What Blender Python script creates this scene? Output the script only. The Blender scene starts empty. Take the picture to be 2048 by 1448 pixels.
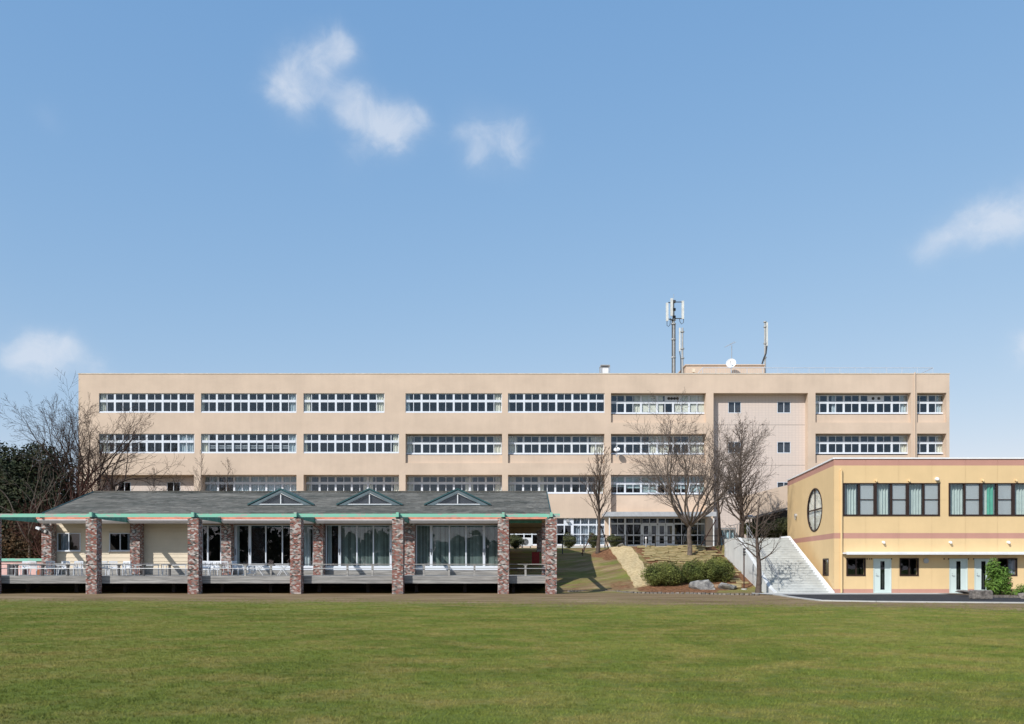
import bpy, math, random
from mathutils import Vector, Matrix
R = math.radians
random.seed(7)
sc = bpy.context.scene
COL = sc.collection

# ------------------------------------------------------------------ camera
F = 1750.0            # focal length in photograph pixels (2048 wide)
CX, HY, EYE = 1024.0, 1132.0, 1.62
cam = bpy.data.objects.new('camera', bpy.data.cameras.new('camera'))
COL.objects.link(cam)
cam.location = (0, 0, EYE); cam.rotation_euler = (R(90), 0, 0)
cam.data.sensor_width = 36; cam.data.lens = F/2048*36
cam.data.shift_y = (HY-724)/2048
cam.data.clip_end = 3000; cam.data.clip_start = .1
sc.camera = cam

# ------------------------------------------------------------------ world + sun
SUN = Vector((.8, 1.0, -1.0)).normalized()          # the way the light travels
EL = math.asin(-SUN.z)
SKY_STRENGTH, SUN_STRENGTH, EXPOSURE = .15, 4.0, .20
world = bpy.data.worlds.new('World'); sc.world = world; world.use_nodes = True
wn, wl = world.node_tree.nodes, world.node_tree.links
wn.clear()
def N(t, **kw):
    n = wn.new(t)
    for k, v in kw.items(): setattr(n, k, v)
    return n
def wmath(op, a, b=None, c=None):
    n = N('ShaderNodeMath', operation=op)
    for i, v in enumerate((a, b, c)):
        if v is None: continue
        if isinstance(v, (int, float)): n.inputs[i].default_value = v
        else: wl.new(v, n.inputs[i])
    return n.outputs[0]
sky = N('ShaderNodeTexSky', sky_type='NISHITA', sun_disc=False)
sky.sun_elevation = EL
sky.sun_rotation = math.atan2(-SUN.x, -SUN.y)
sky.air_density = 1.0; sky.dust_density = .2; sky.ozone_density = 2.0; sky.altitude = 0
tc = N('ShaderNodeTexCoord')
nz = N('ShaderNodeTexNoise'); nz.inputs['Scale'].default_value = 9; nz.inputs['Detail'].default_value = 6; nz.inputs['Roughness'].default_value = .55
wl.new(tc.outputs['Generated'], nz.inputs['Vector'])
sub = N('ShaderNodeVectorMath', operation='SUBTRACT'); wl.new(nz.outputs['Color'], sub.inputs[0]); sub.inputs[1].default_value = (.5, .5, .5)
scl = N('ShaderNodeVectorMath', operation='SCALE'); wl.new(sub.outputs[0], scl.inputs[0]); scl.inputs['Scale'].default_value = .062
add = N('ShaderNodeVectorMath', operation='ADD'); wl.new(tc.outputs['Generated'], add.inputs[0]); wl.new(scl.outputs[0], add.inputs[1])
nrm = N('ShaderNodeVectorMath', operation='NORMALIZE'); wl.new(add.outputs[0], nrm.inputs[0])
fine = N('ShaderNodeTexNoise'); fine.inputs['Scale'].default_value = 30; fine.inputs['Detail'].default_value = 9; fine.inputs['Roughness'].default_value = .62; fine.inputs['Distortion'].default_value = .5
wl.new(tc.outputs['Generated'], fine.inputs['Vector'])
BLOBS = [(560,165,24,.55),(590,145,26,.7),(600,190,30,.75),(575,215,26,.4),(545,190,20,.35),(640,125,24,.55),(680,85,20,.8),(665,110,22,.7),(648,165,20,.5),(700,100,18,.5),
         (690,195,24,.6),(715,225,26,.7),(745,262,32,.9),(780,285,28,.9),(815,248,24,.9),(843,228,16,.8),(780,310,20,.6),(730,185,20,.4),
         (960,245,24,.55),(925,285,24,.5),(1030,250,22,.55),(990,300,26,.55),(1035,295,24,.55),(960,325,22,.4),(1000,262,22,.4),(935,325,18,.35),
         (90,695,24,.9),(60,706,26,.8),(125,705,26,.85),(25,712,22,.7),(150,722,22,.6),(85,722,30,.6),(205,740,18,.7),
         (1835,510,20,.45),(1870,488,24,.55),(1905,465,26,.65),(1940,440,24,.6),(1975,455,26,.75),(2015,440,26,.7),(1985,410,22,.5),(2045,415,28,.7),(2090,395,34,.6),
         (2055,690,24,.8),(2070,715,28,.7),(92,238,16,.35),(1570,722,20,.35),(715,340,22,.3),(-90,640,40,.6),(-180,420,50,.6),(2250,560,50,.6)]
tot = None
for (bx, by, br, ba) in BLOBS:
    d = Vector(((bx-CX)/F, 1, (HY-by)/F)).normalized()
    dot = N('ShaderNodeVectorMath', operation='DISTANCE'); wl.new(nrm.outputs[0], dot.inputs[0]); dot.inputs[1].default_value = d
    s = br*1.3/F
    q = wmath('MULTIPLY', dot.outputs['Value'], 1/s)
    q = wmath('POWER', q, 2.0)
    q = wmath('EXPONENT', wmath('MULTIPLY', q, -1.0))
    q = wmath('MULTIPLY', q, ba)
    tot = q if tot is None else wmath('ADD', tot, q)
fz = wmath('MULTIPLY_ADD', fine.outputs['Fac'], 3.6, -1.95)
env = wmath('MINIMUM', tot, 1.0)
tot = wmath('MULTIPLY', wmath('ADD', tot, fz), env)
tot = wmath('MINIMUM', wmath('MAXIMUM', wmath('MULTIPLY', tot, .31), 0.0), .56)
tot = wmath('ADD', tot, wmath('MULTIPLY', env, .13))
bg1 = N('ShaderNodeBackground'); bg1.inputs['Strength'].default_value = SKY_STRENGTH
sepc = N('ShaderNodeSeparateColor'); wl.new(sky.outputs[0], sepc.inputs[0]); hsv = N('ShaderNodeCombineColor')
for ci, (kk, gg) in enumerate(((1.14, .76), (1.69, .49), (2.83, .27))):
    wl.new(wmath('MULTIPLY', wmath('POWER', sepc.outputs[ci], gg), kk), hsv.inputs[ci])
wl.new(hsv.outputs[0], bg1.inputs['Color'])
bg2 = N('ShaderNodeBackground'); bg2.inputs['Color'].default_value = (.76, .82, .92, 1); bg2.inputs['Strength'].default_value = .84
mx = N('ShaderNodeMixShader'); wl.new(tot, mx.inputs[0]); wl.new(bg1.outputs[0], mx.inputs[1]); wl.new(bg2.outputs[0], mx.inputs[2])
wo = N('ShaderNodeOutputWorld'); wl.new(mx.outputs[0], wo.inputs[0])

sun = bpy.data.objects.new('sun', bpy.data.lights.new('sun', 'SUN')); COL.objects.link(sun)
sun.data.energy = SUN_STRENGTH; sun.data.angle = R(.5); sun.data.color = (1, .955, .89)
sun.rotation_euler = SUN.to_track_quat('-Z', 'Y').to_euler(); sun.location = (-40, -50, 50)
vs = sc.view_settings
vs.view_transform = 'Standard'; vs.look = 'None'; vs.gamma = 1; vs.exposure = EXPOSURE; vs.use_curve_mapping = False
sc.render.engine = 'CYCLES'
sc.cycles.max_bounces = 6; sc.cycles.transparent_max_bounces = 10

# ------------------------------------------------------------------ materials
def mat(name, col, rough=.8, var=.12, scale=3.0, col2=None, bump=0, bscale=None, metal=0, rnd=0, stretch=(1,1,1), spec=.3, streak=0, mix=(.35,.65)):
    """principled with two noise octaves of tone; rnd = brightness spread of the per-piece attribute"""
    m = bpy.data.materials.new(name); m.use_nodes = True
    n, l = m.node_tree.nodes, m.node_tree.links
    b = n['Principled BSDF']; b.inputs['Roughness'].default_value = rough; b.inputs['Metallic'].default_value = metal
    b.inputs['Specular IOR Level'].default_value = spec
    geo = n.new('ShaderNodeNewGeometry')
    mp = n.new('ShaderNodeMapping'); mp.inputs['Scale'].default_value = stretch
    l.new(geo.outputs['Position'], mp.inputs[0])
    t = n.new('ShaderNodeTexNoise'); t.inputs['Scale'].default_value = scale; t.inputs['Detail'].default_value = 6; t.inputs['Roughness'].default_value = .62
    l.new(mp.outputs[0], t.inputs['Vector'])
    cr = n.new('ShaderNodeValToRGB'); cr.color_ramp.elements[0].position = mix[0]; cr.color_ramp.elements[1].position = mix[1]
    c2 = col2 if col2 else tuple(min(1, c*(1+var)) for c in col)
    c1 = col if col2 else tuple(c*(1-var) for c in col)
    cr.color_ramp.elements[0].color = (*c1, 1); cr.color_ramp.elements[1].color = (*c2, 1)
    l.new(t.outputs['Fac'], cr.inputs[0])
    out = cr.outputs[0]
    if streak:
        m2 = n.new('ShaderNodeMapping'); m2.inputs['Scale'].default_value = (2.2, 2.2, .16); l.new(geo.outputs['Position'], m2.inputs[0])
        t3 = n.new('ShaderNodeTexNoise'); t3.inputs['Scale'].default_value = 1.0; t3.inputs['Detail'].default_value = 7; t3.inputs['Roughness'].default_value = .68; l.new(m2.outputs[0], t3.inputs['Vector'])
        m3 = n.new('ShaderNodeMapping'); m3.inputs['Scale'].default_value = (.35, .35, .9); l.new(geo.outputs['Position'], m3.inputs[0])
        t4 = n.new('ShaderNodeTexNoise'); t4.inputs['Scale'].default_value = 1.0; t4.inputs['Detail'].default_value = 6; l.new(m3.outputs[0], t4.inputs['Vector'])
        av = n.new('ShaderNodeMath'); av.operation = 'ADD'; l.new(t3.outputs['Fac'], av.inputs[0]); l.new(t4.outputs['Fac'], av.inputs[1])
        ms_ = n.new('ShaderNodeMapRange'); ms_.inputs['From Min'].default_value = .75; ms_.inputs['From Max'].default_value = 1.25; ms_.inputs['To Min'].default_value = 1-streak; ms_.inputs['To Max'].default_value = 1+streak*.6
        l.new(av.outputs[0], ms_.inputs['Value'])
        h3 = n.new('ShaderNodeVectorMath'); h3.operation = 'SCALE'; l.new(out, h3.inputs[0]); l.new(ms_.outputs[0], h3.inputs['Scale']); out = h3.outputs[0]
    if rnd:
        a = n.new('ShaderNodeAttribute'); a.attribute_name = 'rnd'
        ma = n.new('ShaderNodeMath'); ma.operation = 'MULTIPLY_ADD'; ma.inputs[1].default_value = 2*rnd; ma.inputs[2].default_value = 1-rnd
        l.new(a.outputs['Fac'], ma.inputs[0])
        h = n.new('ShaderNodeVectorMath'); h.operation = 'SCALE'
        l.new(out, h.inputs[0]); l.new(ma.outputs[0], h.inputs['Scale']); out = h.outputs[0]
    l.new(out, b.inputs['Base Color'])
    if bump:
        t2 = n.new('ShaderNodeTexNoise'); t2.inputs['Scale'].default_value = bscale or scale*6; t2.inputs['Detail'].default_value = 4
        l.new(mp.outputs[0], t2.inputs['Vector'])
        bp = n.new('ShaderNodeBump'); bp.inputs['Strength'].default_value = bump; bp.inputs['Distance'].default_value = .05
        l.new(t2.outputs['Fac'], bp.inputs['Height']); l.new(bp.outputs[0], b.inputs['Normal'])
    m.diffuse_color = (*col, 1)
    return m
def ramp_mat(name, stops, rough=.85, noise=.15, scale=8, bump=.2):
    """colour picked per piece by the attribute rnd"""
    m = bpy.data.materials.new(name); m.use_nodes = True
    n, l = m.node_tree.nodes, m.node_tree.links
    b = n['Principled BSDF']; b.inputs['Roughness'].default_value = rough; b.inputs['Specular IOR Level'].default_value = .2
    a = n.new('ShaderNodeAttribute'); a.attribute_name = 'rnd'
    cr = n.new('ShaderNodeValToRGB'); e = cr.color_ramp.elements; cr.color_ramp.interpolation = 'CONSTANT'
    e[0].position = 0; e[0].color = (*stops[0][1], 1); e[1].position = stops[1][0]; e[1].color = (*stops[1][1], 1)
    for p, c in stops[2:]:
        k = e.new(p); k.color = (*c, 1)
    l.new(a.outputs['Fac'], cr.inputs[0])
    t = n.new('ShaderNodeTexNoise'); t.inputs['Scale'].default_value = scale; t.inputs['Detail'].default_value = 5
    geo = n.new('ShaderNodeNewGeometry'); l.new(geo.outputs['Position'], t.inputs['Vector'])
    ma = n.new('ShaderNodeMath'); ma.operation = 'MULTIPLY_ADD'; ma.inputs[1].default_value = noise*4; ma.inputs[2].default_value = 1-noise*2
    l.new(t.outputs['Fac'], ma.inputs[0])
    h = n.new('ShaderNodeVectorMath'); h.operation = 'SCALE'
    l.new(cr.outputs[0], h.inputs[0]); l.new(ma.outputs[0], h.inputs['Scale']); l.new(h.outputs[0], b.inputs['Base Color'])
    return m
def glass(name, tint=(.75,.78,.8), boost=1.7, gloss=(.74,.87,1)):
    m = bpy.data.materials.new(name); m.use_nodes = True
    n, l = m.node_tree.nodes, m.node_tree.links; n.clear()
    lw = n.new('ShaderNodeLayerWeight'); lw.inputs[0].default_value = .5
    pw = n.new('ShaderNodeMath'); pw.operation = 'POWER'; pw.inputs[1].default_value = 5; l.new(lw.outputs['Facing'], pw.inputs[0])
    mu = n.new('ShaderNodeMath'); mu.operation = 'MULTIPLY_ADD'; mu.inputs[1].default_value = .92; mu.inputs[2].default_value = .035*boost; mu.use_clamp = True
    l.new(pw.outputs[0], mu.inputs[0])
    tr = n.new('ShaderNodeBsdfTransparent'); tr.inputs[0].default_value = (*tint, 1)
    gl = n.new('ShaderNodeBsdfGlossy'); gl.inputs['Color'].default_value = (*gloss, 1); gl.inputs['Roughness'].default_value = .01
    geo = n.new('ShaderNodeNewGeometry'); t = n.new('ShaderNodeTexNoise'); t.inputs['Scale'].default_value = .8; t.inputs['Detail'].default_value = 2
    l.new(geo.outputs['Position'], t.inputs['Vector'])
    bp = n.new('ShaderNodeBump'); bp.inputs['Strength'].default_value = .05; bp.inputs['Distance'].default_value = .05
    l.new(t.outputs['Fac'], bp.inputs['Height']); l.new(bp.outputs[0], gl.inputs['Normal'])
    ms = n.new('ShaderNodeMixShader'); l.new(mu.outputs[0], ms.inputs[0]); l.new(tr.outputs[0], ms.inputs[1]); l.new(gl.outputs[0], ms.inputs[2])
    o = n.new('ShaderNodeOutputMaterial'); l.new(ms.outputs[0], o.inputs[0])
    m.diffuse_color = (.1,.12,.15,1)
    return m

M = {}
M['school'] = mat('school_render', (.60,.478,.376), .9, .06, .35, bump=.15, bscale=14, spec=.15, streak=.05)
M['school_dark'] = mat('interior_dark', (.10,.10,.105), .9, .1)
M['white'] = mat('white_paint', (.72,.74,.76), .5, .04, 2, streak=.08)
M['alu'] = mat('white_aluminium', (.65,.695,.76), .45, .04, 2)
M['curtain'] = mat('cream_curtain', (.72,.69,.60), .9, .08, 3)
M['greycurtain'] = mat('grey_curtain', (.48,.54,.58), .9, .08, 3)
M['blind'] = mat('pale_blue_blind', (.42,.52,.54), .9, .08, 3)
M['glass'] = glass('window_glass', (.94,.96,.96), 1.3)
M['darkglass'] = glass('dark_window_glass', (.8,.82,.84), 1.1)
M['concrete'] = mat('pale_concrete', (.46,.46,.44), .9, .1, 1.2, bump=.2, bscale=20)
M['concrete_wall'] = mat('retaining_concrete', (.60,.615,.61), .9, .08, 1.5, bump=.2, bscale=9, stretch=(1,3,.4), streak=.12)
M['step'] = mat('step_concrete', (.50,.515,.50), .9, .10, 2.0, bump=.25, bscale=20, streak=.10)
M['whitecap'] = mat('white_coping', (.80,.81,.82), .7, .05, 2)
M['yellow'] = mat('yellow_siding', (.71,.52,.283), .75, .035, .6, bump=.05, bscale=30, spec=.2, streak=.03)
M['pink'] = mat('dusty_pink_siding', (.50,.27,.215), .75, .04, .6, spec=.2, streak=.04)
M['railgrey'] = mat('pale_grey_rail', (.48,.53,.60), .5, .05)
M['brown'] = mat('dark_brown_frame', (.035,.02,.016), .45, .1, 3)
M['door'] = mat('pale_blue_door', (.56,.65,.63), .5, .03, 2)
M['steel'] = mat('steel', (.42,.43,.44), .45, .1, 4, metal=.4)
M['galv'] = mat('galvanised_mast', (.36,.37,.37), .6, .15, 5, metal=.2)
M['darkmetal'] = mat('dark_metal', (.05,.05,.052), .5, .2, 5)
M['rust'] = mat('rusty_brown_post', (.07,.035,.025), .7, .3, 8)
M['mortar'] = mat('mortar', (.50,.47,.45), .95, .15, 9)
M['brick'] = ramp_mat('old_brick', [(0,(.25,.09,.065)),(.19,(.50,.45,.42)),(.38,(.33,.205,.175)),(.54,(.185,.175,.165)),(.70,(.28,.125,.10)),(.83,(.07,.062,.055)),(.92,(.40,.33,.29))], noise=.10, scale=7)
M['shingle'] = mat('asphalt_shingle', (.082,.085,.076), .95, .2, 1.1, col2=(.185,.178,.158), rnd=.30, stretch=(.35,1,1), bump=.3, bscale=40)
M['siding'] = mat('cream_siding', (.69,.60,.465), .75, .05, .8)
M['awning'] = mat('awning_cassette', (.78,.73,.71), .6, .06, 3)
M['salmon'] = mat('salmon_fascia', (.72,.27,.18), .7, .2, 2.5)
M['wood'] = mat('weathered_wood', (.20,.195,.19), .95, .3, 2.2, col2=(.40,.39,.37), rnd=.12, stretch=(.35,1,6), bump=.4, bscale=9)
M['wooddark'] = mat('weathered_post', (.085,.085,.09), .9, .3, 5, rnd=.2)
M['soffit'] = mat('tan_soffit', (.42,.33,.24), .9, .1, 2)
M['teal'] = mat('dark_teal_metal', (.03,.085,.095), .5, .15, 3)
M['plastic'] = mat('white_plastic', (.66,.68,.71), .4, .04, 3)
M['navy'] = mat('navy_top', (.02,.035,.09), .5, .15, 3)
M['pinkwall'] = mat('pink_render', (.74,.47,.42), .85, .08, 2)
M['redbox'] = mat('dark_red_box', (.25,.02,.02), .6, .1, 3)
M['asphalt'] = mat('asphalt', (.032,.032,.036), .9, .25, 6, bump=.3, bscale=80)
M['bark'] = mat('grey_brown_bark', (.10,.075,.06), .95, .3, 6, rnd=.1, bump=.5, bscale=20)
M['barklight'] = mat('pale_bark', (.13,.105,.088), .95, .3, 6, rnd=.1, bump=.5, bscale=20)
M['barkdark'] = mat('dark_bark', (.055,.036,.028), .95, .3, 6, rnd=.15, bump=.5, bscale=20)
M['twigred'] = mat('red_brown_twigs', (.10,.045,.035), .95, .3, 6, rnd=.3)
def leafmat(name, a, b, rnd=.45):
    return mat(name, a, .7, .3, 1.2, col2=b, rnd=rnd, spec=.25)
M['leafdark'] = leafmat('dark_evergreen_leaf', (.011,.020,.008), (.036,.040,.014), .55)
M['leafbush'] = leafmat('bush_leaf', (.055,.075,.018), (.17,.185,.045), .8)
M['leafolive'] = leafmat('olive_shrub_leaf', (.05,.065,.028), (.09,.095,.04), .5)
M['leafglossy'] = leafmat('broad_green_leaf', (.06,.13,.018), (.14,.24,.04), .55)
M['rock'] = mat('grey_rock', (.10,.10,.105), .95, .3, 4, col2=(.34,.335,.32), bump=.8, bscale=7)
M['rockdark'] = mat('mottled_rock', (.09,.08,.072), .95, .3, 5, col2=(.27,.24,.215), bump=.8, bscale=9)
M['straw'] = mat('straw_mat', (.40,.30,.16), .95, .2, 5, col2=(.62,.50,.29), bump=.6, bscale=30)
M['sod'] = mat('dry_sod', (.24,.20,.085), .95, .25, 2, col2=(.46,.36,.19), rnd=.25, bump=.6, bscale=25)
M['greenpatch'] = mat('green_netting', (.12,.3,.12), .9, .2, 3)
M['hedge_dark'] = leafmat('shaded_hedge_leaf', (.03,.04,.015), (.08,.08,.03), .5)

def peel():
    m = bpy.data.materials.new('peeling_mint_paint'); m.use_nodes = True
    n, l = m.node_tree.nodes, m.node_tree.links
    b = n['Principled BSDF']; b.inputs['Roughness'].default_value = .65
    geo = n.new('ShaderNodeNewGeometry')
    mp = n.new('ShaderNodeMapping'); mp.inputs['Scale'].default_value = (.9, 1, 4); l.new(geo.outputs['Position'], mp.inputs[0])
    t = n.new('ShaderNodeTexNoise'); t.inputs['Scale'].default_value = 1.6; t.inputs['Detail'].default_value = 8; t.inputs['Roughness'].default_value = .7
    l.new(mp.outputs[0], t.inputs['Vector'])
    cr = n.new('ShaderNodeValToRGB'); e = cr.color_ramp.elements
    e[0].position = .535; e[0].color = (.20,.50,.375,1); e[1].position = .575; e[1].color = (.38,.37,.34,1)
    l.new(t.outputs['Fac'], cr.inputs[0]); l.new(cr.outputs[0], b.inputs['Base Color'])
    m.diffuse_color = (.2,.56,.4,1)
    return m
M['mint'] = peel()
M['mintshade'] = mat('mint_paint_in_shade', (.09,.27,.21), .7, .25, 3)  # darker copy of the mint: shade under the roof put into the colour

# ------------------------------------------------------------------ mesh helpers
ROOT = {}     # object -> world location of its thing
class MB:
    def __init__(s): s.v = []; s.f = []; s.r = []
    def face(s, pts, r=None):
        k = len(s.v); s.v += [tuple(p) for p in pts]; s.f.append(tuple(range(k, k+len(pts)))); s.r.append(random.random() if r is None else r)
    def box(s, x0, x1, y0, y1, z0, z1, r=None):
        if x0 > x1: x0, x1 = x1, x0
        if y0 > y1: y0, y1 = y1, y0
        if z0 > z1: z0, z1 = z1, z0
        r = random.random() if r is None else r
        k = len(s.v)
        s.v += [(x0,y0,z0),(x1,y0,z0),(x1,y1,z0),(x0,y1,z0),(x0,y0,z1),(x1,y0,z1),(x1,y1,z1),(x0,y1,z1)]
        for f in ((0,3,2,1),(4,5,6,7),(0,1,5,4),(1,2,6,5),(2,3,7,6),(3,0,4,7)): s.f.append(tuple(k+i for i in f)); s.r.append(r)
    def obox(s, c, ax, ay, az, r=None):
        """oriented box: centre and three half axes"""
        r = random.random() if r is None else r
        k = len(s.v); c = Vector(c)
        for sz in (-1,1):
            for sx, sy in ((-1,-1),(1,-1),(1,1),(-1,1)): s.v.append(tuple(c+ax*sx+ay*sy+az*sz))
        for f in ((0,3,2,1),(4,5,6,7),(0,1,5,4),(1,2,6,5),(2,3,7,6),(3,0,4,7)): s.f.append(tuple(k+i for i in f)); s.r.append(r)
    def bar(s, p, q, w, h=None, r=None):
        p, q = Vector(p), Vector(q); h = h or w; d = (q-p); L = d.length; d.normalize()
        a = d.cross(Vector((0,0,1)));
        if a.length < .01: a = Vector((1,0,0))
        a.normalize(); b = a.cross(d).normalized()
        s.obox((p+q)/2, d*L/2, a*w/2, b*h/2, r)
    def tube(s, pts, rad, n=8, cap=True, r=None):
        r = random.random() if r is None else r
        pts = [Vector(p) for p in pts]
        rad = rad if isinstance(rad, (list, tuple)) else [rad]*len(pts)
        rings = []
        up = None
        for i, p in enumerate(pts):
            d = (pts[min(i+1, len(pts)-1)]-pts[max(i-1, 0)])
            if d.length < 1e-6: d = Vector((0,0,1))
            d.normalize()
            if up is None:
                up = d.cross(Vector((0,0,1)))
                if up.length < .05: up = Vector((1,0,0))
            a = (up - d*up.dot(d))
            if a.length < 1e-4: a = d.orthogonal()
            a.normalize(); up = a; b = d.cross(a)
            k = len(s.v)
            for j in range(n):
                t = 2*math.pi*j/n
                s.v.append(tuple(p+(a*math.cos(t)+b*math.sin(t))*rad[i]))
            rings.append(k)
        for i in range(len(rings)-1):
            for j in range(n):
                j2 = (j+1) % n
                s.f.append((rings[i]+j, rings[i]+j2, rings[i+1]+j2, rings[i+1]+j)); s.r.append(r)
        if cap:
            s.f.append(tuple(rings[0]+j for j in reversed(range(n)))); s.r.append(r)
            s.f.append(tuple(rings[-1]+j for j in range(n))); s.r.append(r)
    def prism(s, poly, y0, y1, r=None):
        """poly = [(x,z)] counter-clockwise seen from -y, extruded along y"""
        r = random.random() if r is None else r
        n = len(poly); k = len(s.v)
        s.v += [(x,y0,z) for x, z in poly]+[(x,y1,z) for x, z in poly]
        s.f.append(tuple(k+i for i in range(n))); s.r.append(r)
        s.f.append(tuple(k+n+i for i in reversed(range(n)))); s.r.append(r)
        for i in range(n):
            j = (i+1) % n
            s.f.append((k+i, k+n+i, k+n+j, k+j)); s.r.append(r)
    def build(s, name, m, parent=None, smooth=False, loc=None):
        base = ROOT.get(parent.name, Vector((0,0,0))) if parent else Vector(loc or (0,0,0))
        me = bpy.data.meshes.new(name)
        me.from_pydata([(a-base.x, b-base.y, c-base.z) for a, b, c in s.v], [], s.f)
        at = me.attributes.new('rnd', 'FLOAT', 'FACE'); at.data.foreach_set('value', s.r)
        if smooth: me.polygons.foreach_set('use_smooth', [True]*len(me.polygons))
        me.materials.append(m); me.update()
        o = bpy.data.objects.new(name, me); COL.objects.link(o)
        if parent: o.parent = parent
        else: o.location = base
        ROOT[o.name] = base.copy()
        return o
def tag(o, label=None, cat=None, group=None, kind=None):
    if label: o['label'] = label
    if cat: o['category'] = cat
    if group: o['group'] = group
    if kind: o['kind'] = kind
    return o
def thing(name, loc, label, cat, group=None, rz=0):
    o = bpy.data.objects.new(name, None); COL.objects.link(o); o.location = loc; o.empty_display_size = .3
    o.rotation_euler.z = rz
    ROOT[o.name] = Vector(loc)
    return tag(o, label, cat, group)
def copy_tree(o, parent=None, loc=None, rz=None, label=None):
    c = o.copy(); COL.objects.link(c); c.parent = parent
    if loc is not None: c.location = loc; ROOT[c.name] = Vector(loc)
    if rz is not None: c.rotation_euler.z = rz
    if label: c['label'] = label
    for ch in o.children: copy_tree(ch, c)
    return c
def unit_mesh(name, m):
    b = MB(); b.box(-.5,.5,-.5,.5,-.5,.5, .5); me = bpy.data.meshes.new(name); me.from_pydata(b.v, [], b.f); me.materials.append(m)
    at = me.attributes.new('rnd', 'FLOAT', 'FACE'); at.data.foreach_set('value', b.r)
    return me
UM = {k: unit_mesh(k+'_piece', M[k]) for k in ('glass','darkglass','siding','wood','sod','yellow','alu')}
def piece(name, me, parent, x0, x1, y0, y1, z0, z1):
    base = ROOT[parent.name]
    o = bpy.data.objects.new(name, me); COL.objects.link(o); o.parent = parent
    o.location = ((x0+x1)/2-base.x, (y0+y1)/2-base.y, (z0+z1)/2-base.z)
    o.scale = (abs(x1-x0), abs(y1-y0), abs(z1-z0))
    ROOT[o.name] = base
    return o
def PX(x, Y): return (x-CX)*Y/F
def PZ(y, Y): return EYE+(HY-y)*Y/F
def P(x, y, Y): return Vector((PX(x,Y), Y, PZ(y,Y)))

def cells(b, x0, x1, z0, z1, holes, Y):
    """front plane facing -y with rectangular holes, reveals of depth d each: hole=(x0,x1,z0,z1,d)"""
    xs = sorted({x0, x1, *[v for h in holes for v in h[:2] if x0 < v < x1]})
    zs = sorted({z0, z1, *[v for h in holes for v in h[2:4] if z0 < v < z1]})
    for i in range(len(xs)-1):
        for j in range(len(zs)-1):
            cx, cz = (xs[i]+xs[i+1])/2, (zs[j]+zs[j+1])/2
            if any(h[0] < cx < h[1] and h[2] < cz < h[3] for h in holes): continue
            b.face([(xs[i],Y,zs[j]),(xs[i+1],Y,zs[j]),(xs[i+1],Y,zs[j+1]),(xs[i],Y,zs[j+1])])
    for h in holes:
        a, c, e, g, d = h[:5]
        a2, c2, e2, g2 = max(a,x0), min(c,x1), max(e,z0), min(g,z1)
        if a2 >= c2 or e2 >= g2: continue
        if a >= x0: b.face([(a,Y,e2),(a,Y,g2),(a,Y+d,g2),(a,Y+d,e2)])
        if c <= x1: b.face([(c,Y,e2),(c,Y+d,e2),(c,Y+d,g2),(c,Y,g2)])
        if g <= z1: b.face([(a2,Y,g),(c2,Y,g),(c2,Y+d,g),(a2,Y+d,g)])
        if e >= z0: b.face([(a2,Y,e),(a2,Y+d,e),(c2,Y+d,e),(c2,Y,e)])

# ------------------------------------------------------------------ terrain
def sm(a, b, t):
    t = max(0, min(1, (t-a)/(b-a))); return t*t*(3-2*t)
def lin(pts, t):
    if t <= pts[0][0]: return pts[0][1]
    for (a, u), (b, v) in zip(pts, pts[1:]):
        if t <= b: return u+(v-u)*(t-a)/(b-a)
    return pts[-1][1]
def H(x, y):
    """ground height"""
    left = lin([(54.8,0),(56.5,.18),(64,1.9),(70,3.0),(76,3.2)], y)
    right = lin([(53.2,0),(54.2,.12),(62.7,2.27),(66,3.08),(76,3.22)], y)
    w = sm(4, 9, x)
    h = left*(1-w)+right*w
    if x > 15.45 and y < 51.4: h = 0
    elif x > 18.85 and y < 66: h = -.05
    elif x > 15.45: h = -.15+lin([(51.7,-.03),(59.3,3.1),(61,3.3),(76,3.3)], y)
    if x < -31: h = lin([(56,0),(80,2.6)], y)
    n = .03*math.sin(x*.31+y*.17)+.02*math.sin(x*.83-y*.49)
    if y < 50: h += n*sm(37,32,y)*sm(12,20,y)*.6
    elif y > 56 and 3 < x < 15.2: h += .05*math.sin(x*1.3+y*.9)*sm(56,58,y)*(1-sm(66,70,y))
    return h
def hit(px, py):
    """world point of the ground seen at a photograph pixel"""
    d = Vector(((px-CX)/F, 1, (HY-py)/F)); Y = 8
    while Y < 100:
        if EYE+d.z*Y < H(d.x*Y, Y): break
        Y += .05
    return Vector((d.x*Y, Y, H(d.x*Y, Y)))
def frange(a, b, s):
    n = int(round((b-a)/s)); return [a+(b-a)*i/n for i in range(n+1)]
gx = [-900,-400,-200,-100,-60]+frange(-44,34,.4)+[44,60,100,200,400,900]
gx = sorted(set(gx) | {15.44, 15.46})
gy = [-500,-200,-80,-30,-10,0,4]+frange(7,72,.4)+[74,76,80,100,150,300,600,1500]
tv = [(x, y, H(x,y)) for y in gy for x in gx]
W = len(gx)
tf = [(j*W+i, j*W+i+1, (j+1)*W+i+1, (j+1)*W+i) for j in range(len(gy)-1) for i in range(W-1)]
me = bpy.data.meshes.new('ground'); me.from_pydata(tv, [], tf); me.polygons.foreach_set('use_smooth', [True]*len(tf))
def dirt(x, y):
    """bare-earth amount"""
    e = lin([(-40,43.5),(-20,42.5),(-6,41),(0,39),(6,38),(14,37),(20,34),(40,32)], x)
    d = .5*sm(e-11, e-1, y)+.5*sm(e-3, e+.8, y)
    if y > 52: d = .55
    if y > 57: d = .62
    if y < 50: d = max(d, .42*sm(24,42,y))
    if 3 < x < 9.5 and 54.5 < y < 60: d = max(d, .8*sm(60,56,y))
    return d
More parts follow.
